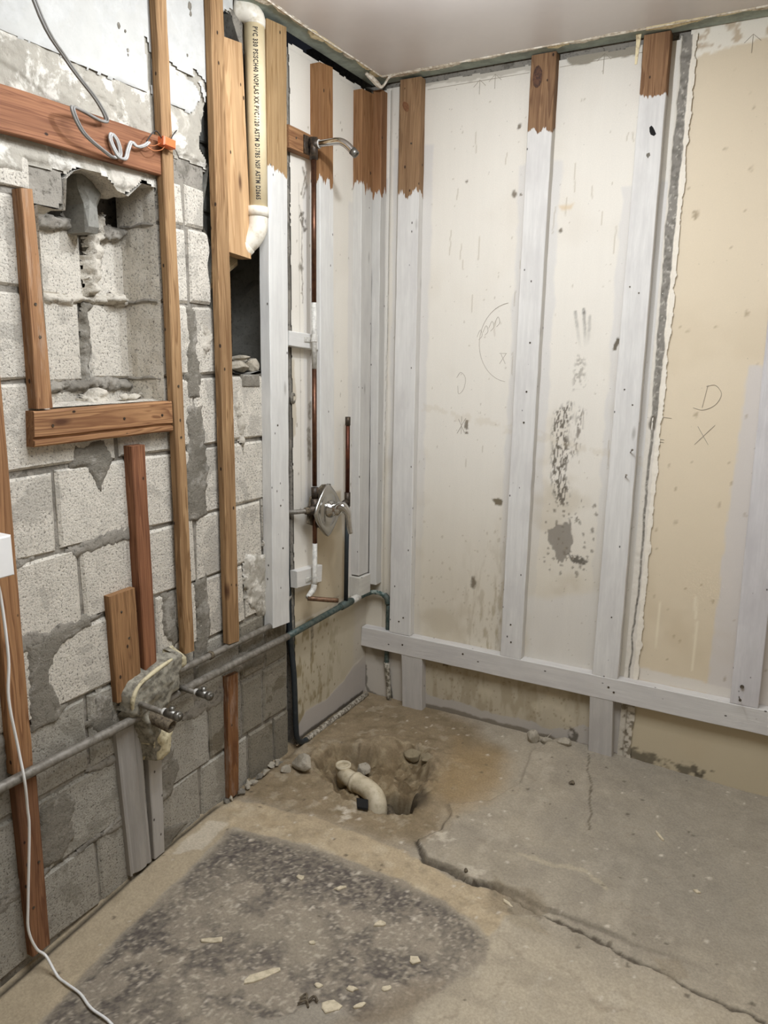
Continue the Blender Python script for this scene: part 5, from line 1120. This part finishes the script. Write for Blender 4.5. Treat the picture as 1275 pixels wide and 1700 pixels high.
def rock(c, r3, seed, label, mat='stone', amp=.3, sub=3, group='loose rubble on the floor'):
    V, F = hull((c[0], c[1], 0), np.array(r3) * 1.12, seed, 14 if sub < 3 else 26); V[:, 2] += -V[:, 2].min() + floor_h(c[0], c[1]) - r3[2] * .25 + (c[2] if len(c) > 2 else 0)
    o = mesh_obj('rubble_stone', V, F, M[mat]); tag(o, label, 'rubble', group)
rock((.125, -.660), (.040, .036, .032), 4, 'largest pale rubble lump on the mud left of the drain trap', amp=.22)
rock((.085, -.700), (.018, .022, .012), 5, 'small pale chip in front of the largest rubble lump')
rock((.290, -.505), (.026, .022, .024), 6, 'pale rubble piece just behind the drain socket')
rock((.345, -.700), (.026, .020, .014), 7, 'flat pale chip in front of the trap bend')
rock((.780, -.055), (.024, .020, .030), 8, 'grey lump against the back wall under the rail', amp=.2)
rock((.835, -.045), (.028, .018, .016), 9, 'pale low lump against the back wall right of the grey one')
rock((.900, -.040), (.030, .018, .014), 19, 'flattest lump against the back wall, beside the middle stud piece')
rock((.40, -.33), (.042, .032, .022), 10, 'rounded mud-coated lump on the far rim of the hole', amp=.25, mat='mudlump')
rock((.475, -.36), (.03, .026, .018), 11, 'smaller mud-coated lump on the far right rim of the hole', amp=.25, mat='mudlump')
rock((.99, -.29), (.010, .009, .008), 12, 'tiny dark pebble on the slab in front of the middle stud piece', mat='rust')
rock((.845, -.885), (.006, .006, .006), 13, 'tiny pebble on the edge of the broken slab ledge', mat='rust')
R = random.Random(5)
for i in range(16):
    y = R.uniform(-.98, -.60); rock((R.uniform(.008, .035), y), (R.uniform(.008, .018), R.uniform(.01, .022), R.uniform(.006, .014)), 100 + i, 'small rubble crumb in the crack at the foot of the block wall', mat=R.choice(['stone', 'smear']), amp=.35, sub=2, group='crumbs along the block wall')
FL = [((.150, -1.335), .028, 'pale plaster flake alone on the left of the blackened floor'), ((.375, -1.415), .0, ''), ]
def flake(cx, cy, rx, ry, rot, label, seed):
    R = random.Random(seed); pts = []
    for a in np.linspace(0, 2 * math.pi, 10)[:-1]:
        q = R.uniform(.6, 1.1); x = rx * q * math.cos(a); y = ry * q * math.sin(a); pts.append((cx + x * math.cos(rot) - y * math.sin(rot), cy + x * math.sin(rot) + y * math.cos(rot)))
    V, F = prism('F', pts, -.002, .0045, .0015, 0, R); V[:, 2] += floor_h(cx, cy)
    o = mesh_obj('plaster_flake', V, F, M['flake']); tag(o, label, 'flake', 'plaster flakes on the floor')
for i, a in enumerate([
    (.375, -1.415, .030, .012, .6, 'small light flake in the middle of the blackened floor'),
    (.555, -1.440, .055, .014, 1.0, 'long pointed plaster flake near the bottom centre of the floor'),
    (.745, -1.432, .026, .022, .5, 'chunky cream flake at the bottom, right of the long pointed one'),
    (.688, -1.400, .012, .009, 0, 'small round flake just left of the chunky cream one'),
    (.60, -1.30, .012, .008, .2, 'small flake between the long flake and the tan kerb strip'),
    (.83, -1.33, .018, .010, .8, 'grey-white flake near the right side of the blackened floor'),
    (.76, -1.37, .016, .008, .4, 'narrow flake just above the chunky cream one'),
    (.80, -1.40, .020, .008, .9, 'slanting narrow flake right of the chunky cream one'),
    (.56, -1.10, .020, .008, .9, 'thin flake near the tan kerb strip, centre'),
    (.44, -1.12, .016, .012, .5, 'pale flake in the upper middle of the blackened floor'),
    (.72, -1.16, .018, .012, .7, 'dull flake right of centre of the blackened floor'),
    (.85, -1.22, .016, .014, .7, 'rounded flake by the right corner of the blackened floor'),
    (.985, -.925, .018, .006, -.4, 'thin white sliver in the rubble by the floor crack'),
    (1.30, -.42, .026, .005, -.9, 'thin pale sliver on the grey slab at right'),
    (1.43, -.62, .010, .008, 0, 'white crumb on the grey slab far right')]):
    flake(*a, 40 + i)
o = mesh_obj('rag_scrap', *merge([tube([(.672, -1.455, .004), (.682, -1.442, .010), (.692, -1.455, .005), (.70, -1.438, .009), (.712, -1.442, .004)], .0028, 6, 4), tube([(.675, -1.468, .003), (.69, -1.455, .008), (.702, -1.464, .003)], .0024, 6, 4)]), M['rust']); tag(o, 'dark crumpled scrap left of the chunky cream flake', 'scrap')
